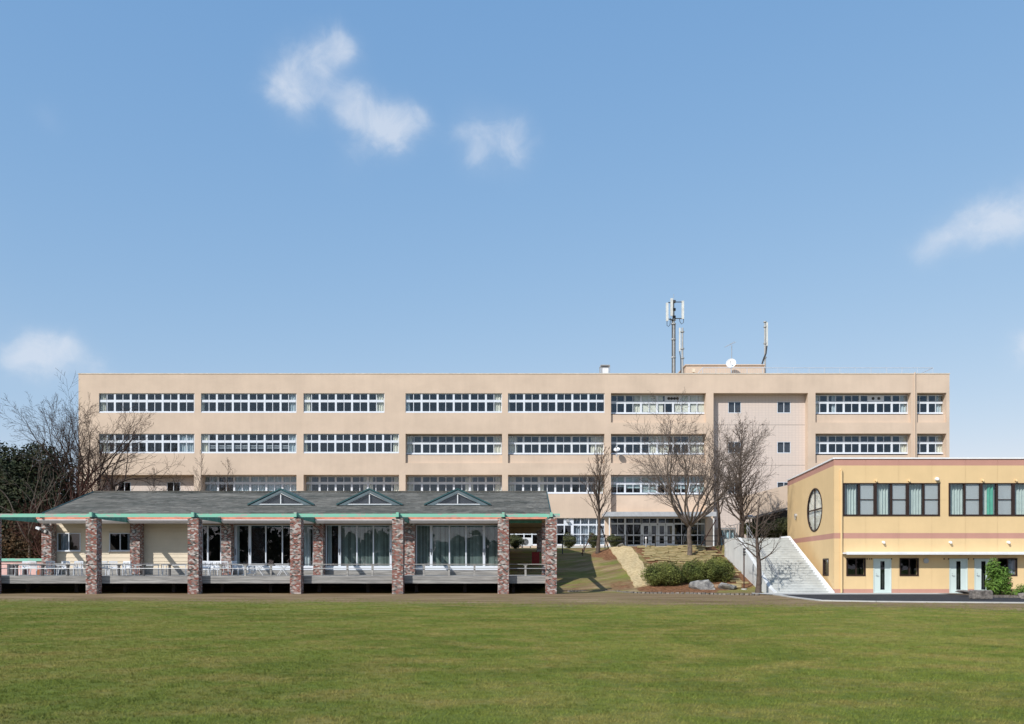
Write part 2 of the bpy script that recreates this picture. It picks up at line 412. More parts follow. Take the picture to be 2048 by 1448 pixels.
def red(x, y):
    v = .75*sm(8.2,9.4,x-(66-y)*.14)*sm(54,56,y)*(1-sm(65.8,66.6,y)) if x < 15.3 else 0
    for (cx, cy, r, a) in REDS:
        v = max(v, a*(1-sm(r*.4, r, math.hypot(x-cx, (y-cy)*.7))))
    return v
REDS = []
for (qx, qy, r, a) in ((1210,1106,1.5,1),(1222,1115,1.0,.8),(1340,1178,1.8,.9),(1300,1180,1.2,.7),(1400,1181,1.6,.8),(1440,1168,1.6,.8),(1500,1160,1.3,.8),(1245,1170,1.6,.5),(1160,1176,1.4,.4),(1480,1165,1.4,.8)):
    p = hit(qx, qy); REDS.append((p.x, p.y, r, a))
for nm, fn in (('dirt', dirt), ('straw', red)):
    at = me.attributes.new(nm, 'FLOAT', 'POINT'); at.data.foreach_set('value', [fn(v[0], v[1]) for v in tv])
def ground_mat(name, grass=False):
    m = bpy.data.materials.new(name); m.use_nodes = True
    n, l = m.node_tree.nodes, m.node_tree.links
    b = n['Principled BSDF']; b.inputs['Roughness'].default_value = .95; b.inputs['Specular IOR Level'].default_value = .08
    geo = n.new('ShaderNodeNewGeometry')
    def noise(s, d=5, st=(1,1,1), ro=.6):
        mp = n.new('ShaderNodeMapping'); mp.inputs['Scale'].default_value = st; l.new(geo.outputs['Position'], mp.inputs[0])
        t = n.new('ShaderNodeTexNoise'); t.inputs['Scale'].default_value = s; t.inputs['Detail'].default_value = d; t.inputs['Roughness'].default_value = ro
        l.new(mp.outputs[0], t.inputs['Vector']); return t.outputs['Fac']
    def ramp(f, p0, c0, p1, c1, extra=()):
        r = n.new('ShaderNodeValToRGB'); e = r.color_ramp.elements
        e[0].position = p0; e[0].color = (*c0, 1); e[1].position = p1; e[1].color = (*c1, 1)
        for p, c in extra: k = e.new(p); k.color = (*c, 1)
        l.new(f, r.inputs[0]); return r.outputs[0]
    def mix(f, a, c):
        x = n.new('ShaderNodeMix'); x.data_type = 'RGBA'
        if isinstance(f, float): x.inputs[0].default_value = f
        else: l.new(f, x.inputs[0])
        l.new(a, x.inputs[6]); l.new(c, x.inputs[7]); return x.outputs[2]
    def mth(op, a, c, clamp=False):
        x = n.new('ShaderNodeMath'); x.operation = op; x.use_clamp = clamp
        for i, v in enumerate((a, c)):
            if isinstance(v, (int, float)): x.inputs[i].default_value = v
            else: l.new(v, x.inputs[i])
        return x.outputs[0]
    k = GRASS_K
    big = noise(.16, 6, (1,1.0,1), .65); mid = noise(.9, 5, (.8,1,1)); sml = noise(7, 5)
    green = ramp(big, .36, (.092*k,.108*k,.024*k), .64, (.158*k,.162*k,.042*k), ((.5, (.112*k,.138*k,.028*k)),))
    yellow = ramp(sml, .3, (.15*k,.125*k,.036*k), .7, (.24*k,.20*k,.07*k))
    col = mix(ramp_val(n, l, mid, .44, .66, .85), green, yellow)
    dark = ramp(sml, .3, (.042*k,.065*k,.012*k), .7, (.085*k,.12*k,.022*k))
    spots = noise(.6, 7, (1,1.3,1), .72)
    col = mix(ramp_val(n, l, spots, .56, .66, .7), col, dark)
    if grass:
        a = n.new('ShaderNodeObjectInfo')
        sc_ = mth('MULTIPLY_ADD', a.outputs['Random'], .5); 
        n.active = None
        sc_.node.inputs[2].default_value = .82
        h = n.new('ShaderNodeVectorMath'); h.operation = 'SCALE'; l.new(col, h.inputs[0]); l.new(sc_, h.inputs['Scale']); col = h.outputs[0]
    else:
        def attr(nm):
            a = n.new('ShaderNodeAttribute'); a.attribute_name = nm; return a.outputs['Fac']
        dn = noise(1.3, 7, (.25,1,1), .7)
        dm = mth('ADD', attr('dirt'), mth('MULTIPLY', mth('SUBTRACT', dn, .5), 2.1))
        dcol = ramp(noise(.9, 7, (.2,1.2,1), .7), .35, (.165,.10,.06), .65, (.40,.285,.18), ((.5, (.23,.16,.09)),))
        col = mix(ramp_val(n, l, dm, .35, .75, .92), col, dcol)
        rm = mth('ADD', attr('straw'), mth('MULTIPLY', mth('SUBTRACT', noise(2.2, 6), .5), .8))
        rc = ramp(noise(5, 7, (1,1,1), .75), .35, (.095,.045,.022), .65, (.30,.155,.085))
        col = mix(ramp_val(n, l, rm, .35, .6, 1.0), col, rc)
        bh = noise(18, 6, (1,1,1), .75)
        bp = n.new('ShaderNodeBump'); bp.inputs['Strength'].default_value = .8; bp.inputs['Distance'].default_value = .06
        l.new(bh, bp.inputs['Height']); l.new(bp.outputs[0], b.inputs['Normal'])
    l.new(col, b.inputs['Base Color'])
    return m
def ramp_val(n, l, f, a, b_, top=1.0):
    r = n.new('ShaderNodeMapRange'); r.inputs['From Min'].default_value = a; r.inputs['From Max'].default_value = b_
    r.inputs['To Min'].default_value = 0; r.inputs['To Max'].default_value = top; l.new(f, r.inputs['Value']); return r.outputs[0]
GRASS_K = 1.36
M['ground'] = ground_mat('lawn_ground')
M['blade'] = ground_mat('grass_blades', True)
me.materials.append(M['ground'])
ground = bpy.data.objects.new('ground', me); COL.objects.link(ground); tag(ground, kind='structure')

# short grass: tufts scattered by geometry nodes (stuff)
tb = MB()
for i in range(16):
    a = random.uniform(0, 6.28); rr = random.uniform(0, .075); x, y = rr*math.cos(a), rr*math.sin(a)
    t = random.uniform(0, 6.28); w = .004; h = random.uniform(.012, .032); le = random.uniform(.008, .03)
    dx, dy = math.cos(t)*w, math.sin(t)*w
    la = random.uniform(0, 6.28)
    tb.face([(x-dx,y-dy,-.005),(x+dx,y+dy,-.005),(x+math.cos(la)*le,y+math.sin(la)*le,h)])
tme = bpy.data.meshes.new('grass_tuft'); tme.from_pydata(tb.v, [], tb.f); tme.materials.append(M['blade'])
tuft = bpy.data.objects.new('grass_tuft_source', tme)     # never linked: only instanced
em = MB()
yy = 8.6
while yy < 42:
    y2 = yy*1.08
    w1, w2 = yy*.6+1.0, y2*.6+1.0
    for i in range(24):
        a, b_ = -1+2*i/24, -1+2*(i+1)/24
        em.face([(a*w1,yy,H(a*w1,yy)),(b_*w1,yy,H(b_*w1,yy)),(b_*w2,y2,H(b_*w2,y2)),(a*w2,y2,H(a*w2,y2))])
    yy = y2
eme = bpy.data.meshes.new('grass'); eme.from_pydata(em.v, [], em.f)
at = eme.attributes.new('dens', 'FLOAT', 'POINT')
at.data.foreach_set('value', [max(0, min(210, 210*(16/max(v[1], 9))**1.1)*(1-.93*dirt(v[0], v[1]))) for v in em.v])
grass = bpy.data.objects.new('grass', eme); COL.objects.link(grass)
tag(grass, 'short green and straw coloured grass covering the wide lawn', 'grass', kind='stuff')
ng = bpy.data.node_groups.new('scatter_grass', 'GeometryNodeTree')
ng.interface.new_socket('Geometry', in_out='INPUT', socket_type='NodeSocketGeometry')
ng.interface.new_socket('Geometry', in_out='OUTPUT', socket_type='NodeSocketGeometry')
gn, gl = ng.nodes, ng.links
gi, go = gn.new('NodeGroupInput'), gn.new('NodeGroupOutput')
dp = gn.new('GeometryNodeDistributePointsOnFaces'); na = gn.new('GeometryNodeInputNamedAttribute'); na.data_type = 'FLOAT'; na.inputs['Name'].default_value = 'dens'
gl.new(gi.outputs[0], dp.inputs['Mesh']); gl.new(na.outputs['Attribute'], dp.inputs['Density'])
oi = gn.new('GeometryNodeObjectInfo'); oi.inputs['Object'].default_value = tuft; oi.inputs['As Instance'].default_value = True
ip = gn.new('GeometryNodeInstanceOnPoints'); gl.new(dp.outputs['Points'], ip.inputs['Points']); gl.new(oi.outputs['Geometry'], ip.inputs['Instance'])
rv = gn.new('FunctionNodeRandomValue'); rv.data_type = 'FLOAT_VECTOR'; rv.inputs['Max'].default_value = (0, 0, 6.28)
gl.new(rv.outputs['Value'], ip.inputs['Rotation'])
rs = gn.new('FunctionNodeRandomValue'); rs.data_type = 'FLOAT'
[s for s in rs.inputs if s.name == 'Min' and s.type == 'VALUE'][0].default_value = .6
[s for s in rs.inputs if s.name == 'Max' and s.type == 'VALUE'][0].default_value = 1.25
gl.new([s for s in rs.outputs if s.type == 'VALUE'][0], ip.inputs['Scale'])
gl.new(ip.outputs[0], go.inputs[0])
md = grass.modifiers.new('scatter', 'NODES'); md.node_group = ng

# asphalt, concrete apron, kerb
def sheet(name, pts, z, m, th=.0, kind='structure'):
    b = MB(); b.face([(x, y, z) for x, y in pts]); o = b.build(name, m); tag(o, kind=kind); return o
def g0(x, y): Y = EYE*F/(y-HY); return ((x-CX)*Y/F, Y)
road = [g0(1572,1190), g0(1592,1196), g0(1640,1201.5), g0(1750,1203.6), g0(2048,1206), (60, g0(2048,1206)[1]-1.2), (60,49.3), (22,49.3)]
sheet('asphalt_path', road, .030, M['asphalt'])
sheet('concrete_apron', [(14.2,51.9),(13.9,50.6),g0(1560,1191),g0(1572,1190),(22,49.3),(60,49.3),(60,51.9)], .034, M['concrete'])
kb = MB()
line = [g0(1536,1188.5), g0(1560,1191.5), g0(1592,1196.4), g0(1640,1201.9), g0(1750,1204), g0(2048,1206.5), (60, g0(2048,1206)[1]-1.2)]
for (a, b_) in zip(line, line[1:]):
    kb.bar((a[0],a[1]-.12,.02), (b_[0],b_[1]-.12,.02), .22, .07)
tag(kb.build('kerb', M['concrete']), kind='structure')

# ------------------------------------------------------------------ school building
YS = 78.0; K = F/YS
def sx(x): return PX(x, YS)
def sz(y): return PZ(y, YS)
school = thing('school_building', (sx(1024), YS, 3.2), 'long four storey beige school building with white ribbon windows behind the low cafeteria', 'building')
holes = []; WIN = []
FL, DE, DE3 = .10, .70, 1.05
def opening(x0, x1, y0, y1, d): holes.append((sx(x0), sx(x1), sz(y1), sz(y0), d))
row1 = [(198,389,FL,198,389,12),(402,593,FL,402,593,12),(607,769,FL,607,769,10),(811,1004,FL,811,1004,12),(1016,1209,FL,1016,1209,12)]
curt1 = [[(0,.7)],[(0,.35),(11.1,12)],[(0,.8),(9,10)],[(0,.5),(11.1,12)],[(0,.25)]]
for (a, b_, d, wa, wb, n), cs in zip(row1, curt1):
    opening(a, b_, 786.5, 825.5, d); WIN.append(('f', wa, wb, 786.5, 825.5, YS+d, n, cs, None))
opening(1222,1412,786,845,1.2); WIN.append(('r',1218,1410,790,827.5,YS+DE,12,[(3.2,3.9),(4,6.8),(8.2,12)],'vents6'))
opening(1631,1822,785.5,845,1.2); WIN.append(('r',1623.5,1815.5,790,827.5,YS+DE,12,[(0,.95),(2.6,3),(11.1,12)],'vents8'))
opening(1834,1893,785.5,845,1.2); WIN.append(('r',1824,1887,790,827.5,YS+DE,4,[(3.1,4)],None))
row2 = [(198,389,[(0,1.2),(10,12)]),(402,593,[(0,.9),(11,12)]),(607,798,[(0,.4),(11.2,12)])]
for a, b_, cs in row2:
    opening(a, b_, 867.5, 906.5, FL); WIN.append(('f', a, b_, 867.5, 906.5, YS+FL, 12, cs, 'bars' if a == 402 else None))
for a, b_, cs in ((811,1004,[(0,.8),(11,12)]),(1016,1209,[(0,1.2),(10.4,12)]),(1222,1412,[(5,7.5),(10,12)])):
    opening(a, b_, 867.5, 926, 1.2); WIN.append(('r', {811:812,1016:1015,1222:1218}[a], {1004:1003.5,1209:1207.5,1412:1410}[b_], 871.5, 908.5, YS+DE, 12, cs, None))
opening(1631,1822,867,926,1.2); WIN.append(('r',1623.5,1815.5,871,907.5,YS+DE,12,[(0,.95),(11.1,12)],None))
opening(1834,1893,867,926,1.2); WIN.append(('r',1824,1887,871,907.5,YS+DE,4,[(0,.9),(3.1,4)],None))
opening(200,388,949.5,1024,1.0)
for a, b_, wa, wb, cs in ((402,593,404,597,[(0,1.9),(4,12)]),(607,798,607,800,[(0,1),(7.4,8.6),(11.2,12)]),(811,1004,812,1003.5,[(0,1),(7.4,8.4),(11.2,12)]),(1016,1209,1014,1207,[(0,1.1),(3.8,4.6),(11.1,12)])):
    opening(a, b_, 949.5, 988, DE3+.15); WIN.append(('d', wa, wb, 952.5, 987, YS+DE3, 12, cs, None))
opening(1222,1412,949.5,1024,DE+.3); WIN.append(('d', 1218, 1410, 952.5, 988, YS+DE, 12, [(0,12)], 'blinds'))
opening(1001,1209.5,1036,1091,.35)
opening(1222,1412,1036,1091.5,.5)
opening(1427,1616,786,1095,.95)
XL, XR, ZT, ZB = sx(157), sx(1899), sz(748), 2.9
wb_ = MB(); cells(wb_, XL, XR, ZB, ZT, holes, YS)
DEP = 13.0
wb_.face([(XL,YS,ZB),(XL,YS,ZT),(XL,YS+DEP,ZT),(XL,YS+DEP,ZB)])
wb_.face([(XR,YS,ZB),(XR,YS+DEP,ZB),(XR,YS+DEP,ZT),(XR,YS,ZT)])
wb_.face([(XL,YS+DEP,ZB),(XL,YS+DEP,ZT),(XR,YS+DEP,ZT),(XR,YS+DEP,ZB)])
wb_.face([(XL,YS,ZT),(XR,YS,ZT),(XR,YS+.3,ZT),(XL,YS+.3,ZT)])
wb_.face([(XL,YS+.3,ZT-.6),(XR,YS+.3,ZT-.6),(XR,YS+DEP,ZT-.6),(XL,YS+DEP,ZT-.6)])
wb_.face([(XL,YS+.3,ZT-.6),(XL,YS+.3,ZT),(XR,YS+.3,ZT),(XR,YS+.3,ZT-.6)])
# recessed spandrels and the ledges above them
def spandrel(a, b_, ytop, ybot, d=.24):
    wb_.box(sx(a)+.002, sx(b_)-.002, YS+d, YS+DE+.02, sz(ybot)+.002, sz(ytop))
for (a, b_) in ((1222,1412),(1631,1822),(1834,1893)):
    spandrel(a, b_, 828.3, 845)
for (a, b_) in ((811,1004),(1016,1209),(1222,1412),(1631,1822),(1834,1893)):
    spandrel(a, b_, 909.3, 926)
wb_.box(sx(1222)+.002, sx(1412)-.002, YS+DE, YS+DE+.25, sz(1024)+.002, sz(988.5))
wb_.build('wall', M['school'], school)
# thin coping along the roof line
cb = MB(); cb.box(XL-.04, XR+.04, YS-.04, YS+.34, ZT+.002, ZT+.07); cb.build('coping', mat('pale_coping', (.62,.56,.48), .8), school)
# interior
ib = MB()
for z in (sz(936), sz(855), sz(1015), sz(775)):
    ib.box(XL+.2, XR-.2, YS+1.3, YS+DEP-.2, z-.12, z)
ib.box(XL+.2, XR-.2, YS+6.0, YS+6.2, ZB, ZT-.7)
for xx in (395.5, 600, 790, 804.5, 1010, 1216, 1420, 1623, 1828):
    ib.box(sx(xx)-.12, sx(xx)+.12, YS+1.32, YS+5.98, ZB, ZT-.8)
for z in (sz(781), sz(861.5), sz(943), sz(1030)):   # lintel strips between window head and ceiling
    ib.box(XL+.2, XR-.2, YS+1.18, YS+1.28, z-.15, z+.9) if False else None
ib.build('interior', M['school_dark'], school)
UPPER = MB()
def curtain(parent, x0, x1, z0, z1, Y, m, amp=.05, per=.22, name='curtain'):
    b = MB(); n = max(4, int((x1-x0)/per*6)); 
    ph = random.uniform(0, 6)
    for i in range(n):
        xa, xb = x0+(x1-x0)*i/n, x0+(x1-x0)*(i+1)/n
        ya, yb = (Y+amp*math.sin((q-x0)/per*6.283+ph+.6*math.sin(q*3.1)) for q in (xa, xb))
        b.face([(xa,ya,z0),(xb,yb,z0),(xb,yb,z1),(xa,ya,z1)])
    return b.build(name, m, parent, smooth=True)
def ribbon(root, x0, x1, y0, y1, Y, n, cs, special):
    """six double sashes with a transom; photograph pixels in, world out"""
    X0, X1 = PX(x0, Y), PX(x1, Y); Z1, Z0 = PZ(y0, Y), PZ(y1, Y)
    hgt = Z1-Z0
    b = MB(); dw = (X1-X0)/n
    zt = Z0+hgt*.60; th = .11; e = .075; s = .13
    b.box(X0, X1, Y-.03, Y+.09, Z0, Z0+s); b.box(X0, X1, Y, Y+.08, Z1-e, Z1)
    b.box(X0-.0, X1, Y-.09, Y-.032, Z0-.03, Z0+.03)                 # projecting sill
    for i in range(n+1):
        w = (.085 if i % 2 == 0 else .028)
        if i in (0, n): w = .05
        xc = X0+dw*i; xa, xb = max(X0, xc-w), min(X1, xc+w)
        b.box(xa, xb, Y+(-.012 if i % 2 == 0 else .012), Y+.07, Z0+s, Z1-e)
    for i in range(n):
        xa = X0+dw*i+(.085 if i % 2 == 0 else .028); xb = X0+dw*(i+1)-(.028 if i % 2 == 0 else .085)
        b.box(xa, xb, Y-.004, Y+.066, zt-th, zt+th)
    fr = b.build('window', M['alu'], root)
    for i in range(n):
        xa = X0+dw*i+(.085 if i % 2 == 0 else .028); xb = X0+dw*(i+1)-(.028 if i % 2 == 0 else .085)
        piece('pane', UM['glass'], fr, xa-.01, xb+.01, Y+.03, Y+.038, Z0+s-.01, zt-th+.01)
        if not (special == 'vents6' and i in (7, 8)) and not (special == 'vents8' and i in (7, 8)):
            UPPER.box(xa-.01, xb+.01, Y+.03, Y+.038, zt+th-.01, Z1-e+.01)
    for (a, c) in cs:
        full = special == 'blinds' and c-a > 6
        if full:
            bb = MB()
            for k in range(6):
                low = Z0+s+(zt-Z0)*[.55,.42,.05,.62,.35,.1][k]
                bb.box(X0+dw*(2*k)+.06, X0+dw*(2*k+2)-.06, Y+.2, Y+.215, low, Z1-.05)
            bb.build('blind', M['blind'], fr)
        elif special == 'vents6' and c-a > 2:
            bb = MB()
            for k in range(int(math.ceil(c-a))):
                bb.box(X0+dw*(a+k)+.01, X0+dw*min(a+k+1, c)-.01, Y+.14, Y+.155, Z0+s+.05, Z1-.03)
            bb.build('blind', M['curtain'], fr)
        else:
            curtain(fr, X0+dw*a, X0+dw*c, Z0+.05, Z1-.03, Y+.22, M['curtain'] if random.random() < .7 else M['greycurtain'])
    if special == 'bars':
        for zb2 in (.22, .40):
            bb = MB(); bb.box(X0+dw, X1-dw, Y+.12, Y+.15, Z0+s+(zt-Z0)*zb2+.1, Z0+s+(zt-Z0)*zb2+.15); bb.build('guard_rail', M['alu'], fr)
    if special in ('vents6', 'vents8'):
        i0, i1 = 7, 9
        bb = MB(); bb.box(X0+dw*i0+.03, X0+dw*i1-.02, Y-.02, Y+.05, zt+th, Z1-e-.004); p = bb.build('vent_panel', M['alu'], fr)
        for k in range(4 if special == 'vents6' else 2):
            bb = MB(); c = Vector((X0+dw*i0+.2+(dw*2-.4)*(k+.5)/(4 if special == 'vents6' else 2), Y-.06, (zt+th+Z1-e)/2)); r = .13
            bb.tube([c, c+Vector((0,.045,0))], r, 10); v = bb.build('exhaust_vent', M['darkmetal'], fr)
for w in WIN:
    ribbon(school, *w[1:])
UP = UPPER.build('pane', M['glass'], school); tag(UP, kind='stuff')
# small windows
def small_window(root, x0, x1, y0, y1, Y, m=M['alu'], gm='darkglass', fw=.05, n=2, backing=True, cur=None):
    X0, X1, Z1, Z0 = PX(x0,Y), PX(x1,Y), PZ(y0,Y), PZ(y1,Y)
    b = MB(); b.box(X0,X1,Y-.05,Y+.03,Z0,Z0+fw*1.2); b.box(X0,X1,Y-.05,Y+.03,Z1-fw,Z1)
    for i in range(n+1):
        xc = X0+(X1-X0)*i/n; xa, xb = max(X0,xc-fw/(1 if i in (0,n) else 2)), min(X1,xc+fw/(1 if i in (0,n) else 2))
        b.box(xa, xb, Y-.045, Y+.028, Z0+fw*1.2, Z1-fw)
    f = b.build('window', m, root)
    for i in range(n):
        xa, xb = X0+(X1-X0)*i/n+fw*.4, X0+(X1-X0)*(i+1)/n-fw*.4
        piece('pane', UM[gm], f, xa, xb, Y-.012, Y-.005, Z0+fw, Z1-fw*.8)
    if cur: curtain(f, X0+(X1-X0)*cur[0], X0+(X1-X0)*cur[1], Z0+.05, Z1-.05, Y+.15, M['greycurtain'])
    return f
# stairwell wall of small pale tiles, in panels between the storey joints
def tile_mat():
    m = bpy.data.materials.new('pale_tile'); m.use_nodes = True
    n, l = m.node_tree.nodes, m.node_tree.links; b = n['Principled BSDF']; b.inputs['Roughness'].default_value = .6
    geo = n.new('ShaderNodeNewGeometry'); sp = n.new('ShaderNodeSeparateXYZ'); l.new(geo.outputs['Position'], sp.inputs[0])
    cb = n.new('ShaderNodeCombineXYZ'); l.new(sp.outputs['X'], cb.inputs[0]); l.new(sp.outputs['Z'], cb.inputs[1])
    br = n.new('ShaderNodeTexBrick'); br.offset = 0; l.new(cb.outputs[0], br.inputs['Vector'])
    br.inputs['Color1'].default_value = (.63,.54,.48,1); br.inputs['Color2'].default_value = (.61,.52,.465,1); br.inputs['Mortar'].default_value = (.53,.46,.42,1)
    br.inputs['Scale'].default_value = 1; br.inputs['Mortar Size'].default_value = .022; br.inputs['Brick Width'].default_value = .30; br.inputs['Row Height'].default_value = .15; br.inputs['Mortar Smooth'].default_value = .4
    l.new(br.outputs['Color'], b.inputs['Base Color']); return m
M['tile'] = tile_mat()
sw = []
YT = YS+.75
for (a, b_, c, d) in ((1456,1482,803.5,826.5),(1554,1581,803.5,826.5),(1456,1482,883.5,906.5),(1554,1581,883.5,906.5),(1456,1482,964,987),(1554,1581,964,987)):
    sw.append((a,b_,c,d)); 
hs = [(PX(a,YT),PX(b_,YT),PZ(d,YT),PZ(c,YT),.14) for a,b_,c,d in sw]
lv = [786-6, 847, 928.5, 1010, 1100]
for a, b_ in zip(lv, lv[1:]):
    b = MB(); cells(b, sx(1427)-.1, sx(1616)+.1, sz(b_)+.012, sz(a)-.012, hs, YT); b.build('tile_panel', M['tile'], school)
b = MB(); b.box(sx(1427)-.05, sx(1616)+.05, YT+.14, YT+.2, sz(1100), sz(780)); b.build('backing_wall', M['school_dark'], school)
for w in sw: small_window(school, *w, YT+.05)
# wall with two small windows, third storey left
Y3 = YS+.9
h3 = [(PX(a,Y3),PX(b_,Y3),PZ(986,Y3),PZ(964.5,Y3),.1) for a,b_ in ((237,262),(334,361))]
b = MB(); cells(b, sx(200)+.002, sx(388)-.002, sz(1024), sz(949.5)-.002, h3, Y3); b.build('recessed_wall', M['tile'], school)
for a, b_ in ((237,262),(334,361)): small_window(school, a, b_, 964.5, 986, Y3+.05)
# ground floor windows seen right of the cafeteria
def bigwin(root, Y, xs, thick, ys, ythick, m=M['alu']):
    X = [PX(x, Y) for x in xs]; Z = [PZ(y, Y) for y in ys]
    b = MB()
    for x, t in zip(X, thick): b.box(x-t/2, x+t/2, Y-.05, Y+.05, Z[-1], Z[0])
    for i in range(len(X)-1):
        for z, t in zip(Z, ythick): b.box(X[i]+thick[i]/2, X[i+1]-thick[i+1]/2, Y-.04, Y+.04, z-t/2, z+t/2)
    f = b.build('window', m, root)
    for i in range(len(X)-1):
        for j in range(len(Z)-1):
            piece('pane', UM['darkglass'], f, X[i], X[i+1], Y-.004, Y+.004, Z[j+1], Z[j])
    return f
Y4 = YS+.25
f = bigwin(school, Y4, [1000,1016,1032,1048,1064,1080,1096,1113,1128.5,1144.5,1161,1177,1193,1209], [.1]*9+[.24]+[.08]*4, [1036,1049.5,1068.5,1090], [.1,.14,.07,.16])
curtain(f, PX(1147,Y4), PX(1208,Y4), sz(1090), sz(1037), Y4+.25, M['greycurtain'])
b = MB(); b.box(PX(1128.5,Y4)+.05, PX(1144.5,Y4)-.12, Y4-.03, Y4+.03, PZ(1048.5,Y4), PZ(1037,Y4)); vp = b.build('vent_panel', M['alu'], f)
b = MB(); b.tube([(PX(1135,Y4),Y4-.04,PZ(1041,Y4)),(PX(1135,Y4),Y4-.3,PZ(1041.6,Y4))], .13, 8); b.box(PX(1132,Y4),PX(1139,Y4),Y4-.34,Y4-.05,PZ(1044,Y4),PZ(1042,Y4)); b.build('vent_hood', M['steel'], f)
# entrance
YE = YS+.4
vx = [1219,1235,1250,1267,1283]; vx2 = [1347.5,1363,1379,1395,1411]
for v in (vx, vx2):
    f = bigwin(school, YE, v, [.14,.05,.16,.05,.16], [1036,1047.5,1070,1090.5], [.1,.14,.07,.12])
curtain(f, PX(1403,YE), PX(1410,YE), sz(1090), sz(1037), YE+.25, M['greycurtain'])
f = bigwin(school, YE, [1283.2,1299,1315,1331,1347.3], [.10,.05,.16,.05,.10], [1036,1047.5], [.1,.14])
for i in range(4):
    a, c = 1284+15.8*i+.4, 1284+15.8*(i+1)-.4
    X0, X1, Z1, Z0 = PX(a,YE), PX(c,YE), PZ(1049,YE), PZ(1091,YE)
    b = MB(); t = .13
    b.box(X0,X0+t,YE-.06,YE,Z0,Z1); b.box(X1-t,X1,YE-.06,YE,Z0,Z1)
    for z0, z1 in ((Z0,Z0+.18),(PZ(1070.3,YE)-.05,PZ(1070.3,YE)+.06),(Z1-.12,Z1)): b.box(X0+t,X1-t,YE-.055,YE-.005,z0,z1)
    d = b.build('door', M['alu'], school)
    for z0, z1 in ((Z0+.17,PZ(1070.3,YE)-.04),(PZ(1070.3,YE)+.05,Z1-.1)): piece('pane', UM['darkglass'], d, X0+t-.01, X1-t+.01, YE-.032, YE-.026, z0, z1)
    b = MB(); hx = X1-t/2 if i % 2 == 0 else X0+t/2
    b.tube([(hx,YE-.1,Z0+.8),(hx,YE-.1,Z0+1.2)], .02, 6); b.build('handle', M['steel'], d)
yc0 = YS-2.7
b = MB(); b.box(PX(1211,yc0), PX(1431,yc0), yc0+.1, YS-.002, PZ(1031,yc0), PZ(1025,yc0))
b.box(PX(1209,yc0), PX(1433,yc0), yc0, yc0+.098, PZ(1032.5,yc0), PZ(1023.5,yc0))
b.build('canopy', mat('grey_canopy', (.42,.44,.47), .7, .12, 2), school)
b = MB()
for x in (1219, 1427.5): b.tube([(PX(x,YS-2.5),YS-2.5,3.1),(PX(x,YS-2.5),YS-2.5,PZ(1031,yc0)-.02)], .06, 8)
b.build('canopy_post', M['white'], school)
b = MB(); b.tube([(sx(1829),YS-.1,sz(1000)),(sx(1829),YS-.1,sz(745))], .055, 8); b.build('downpipe', M['school'], school)
b = MB(); b.box(sx(1110), sx(1440), YS-3.0, YS-.01, 3.0, 3.34); b.build('plinth', M['concrete'], school)
# small glazed porch right of the entrance
b = MB(); Yp = YS-.3
for x in (1437,1448,1459,1471): b.box(PX(x,Yp)-.04, PX(x,Yp)+.04, Yp-.04, Yp+.04, 3.2, PZ(1058,Yp))
b.box(PX(1436,Yp), PX(1472,Yp), Yp-.06, Yp+.9, PZ(1058,Yp), PZ(1055.5,Yp))
por = b.build('porch', M['steel'], school)
for a, c in ((1437,1448),(1448,1459),(1459,1471)): piece('pane', UM['glass'], por, PX(a,Yp)+.04, PX(c,Yp)-.04, Yp-.004, Yp+.004, 3.3, PZ(1058,Yp))
curtain(por, PX(1438,Yp), PX(1470,Yp), 3.4, PZ(1060,Yp), Yp+.25, mat('pale_blue_panel', (.45,.6,.68), .6), name='panel')
# penthouse on the roof
Yh = YS+5
ph = MB()
def hx(x): return PX(x, Yh)
ph.box(hx(1372), hx(1529), Yh, Yh+6, ZT-.6, PZ(731,Yh)); ph.build('penthouse', M['school'], school)
b = MB(); b.box(hx(1370), hx(1530), Yh-.1, Yh+6.1, PZ(731,Yh)+.002, PZ(729,Yh)); b.build('penthouse_cap', M['school'], school)
# sloping covered passage beside the stairs, coming down from the right
Yc = 72.0
b = MB()
b.prism([(PX(1500,Yc),PZ(1034,Yc)),(PX(1600,Yc),PZ(1008.5,Yc)),(PX(1600,Yc),PZ(963.5,Yc)),(PX(1500,Yc),PZ(989,Yc))], Yc, Yc+3)
cov = thing('covered_walkway', (PX(1560,Yc),Yc,3.3), 'beige sloping covered walkway coming down behind the yellow building', 'walkway')
b.build('parapet', M['school'], cov)
b = MB()
b.prism([(PX(1500,Yc),PZ(1038,Yc)),(PX(1600,Yc),PZ(1012.5,Yc)),(PX(1600,Yc),PZ(1008.8,Yc)),(PX(1500,Yc),PZ(1034.3,Yc))], Yc-.25, Yc+3.1)
b.build('edge_trim', M['wooddark'], cov)
b = MB()
for x in (1512,1534,1556,1580): b.box(PX(x,Yc+2.5)-.1, PX(x,Yc+2.5)+.1, Yc+2.4, Yc+2.6, 3.2, PZ(1030-(x-1512)*.25,Yc+2.5)+.05)
b.build('post', M['wooddark'], cov)
b = MB(); b.box(PX(1505,Yc+4), PX(1640,Yc+4), Yc+4, Yc+4.2, 3.1, PZ(1020,Yc+4)); b.build('back_wall', mat('recess_shade_brown', (.06,.05,.045), .9), cov)  # dark colour paints in the shade of the recess below the walkway

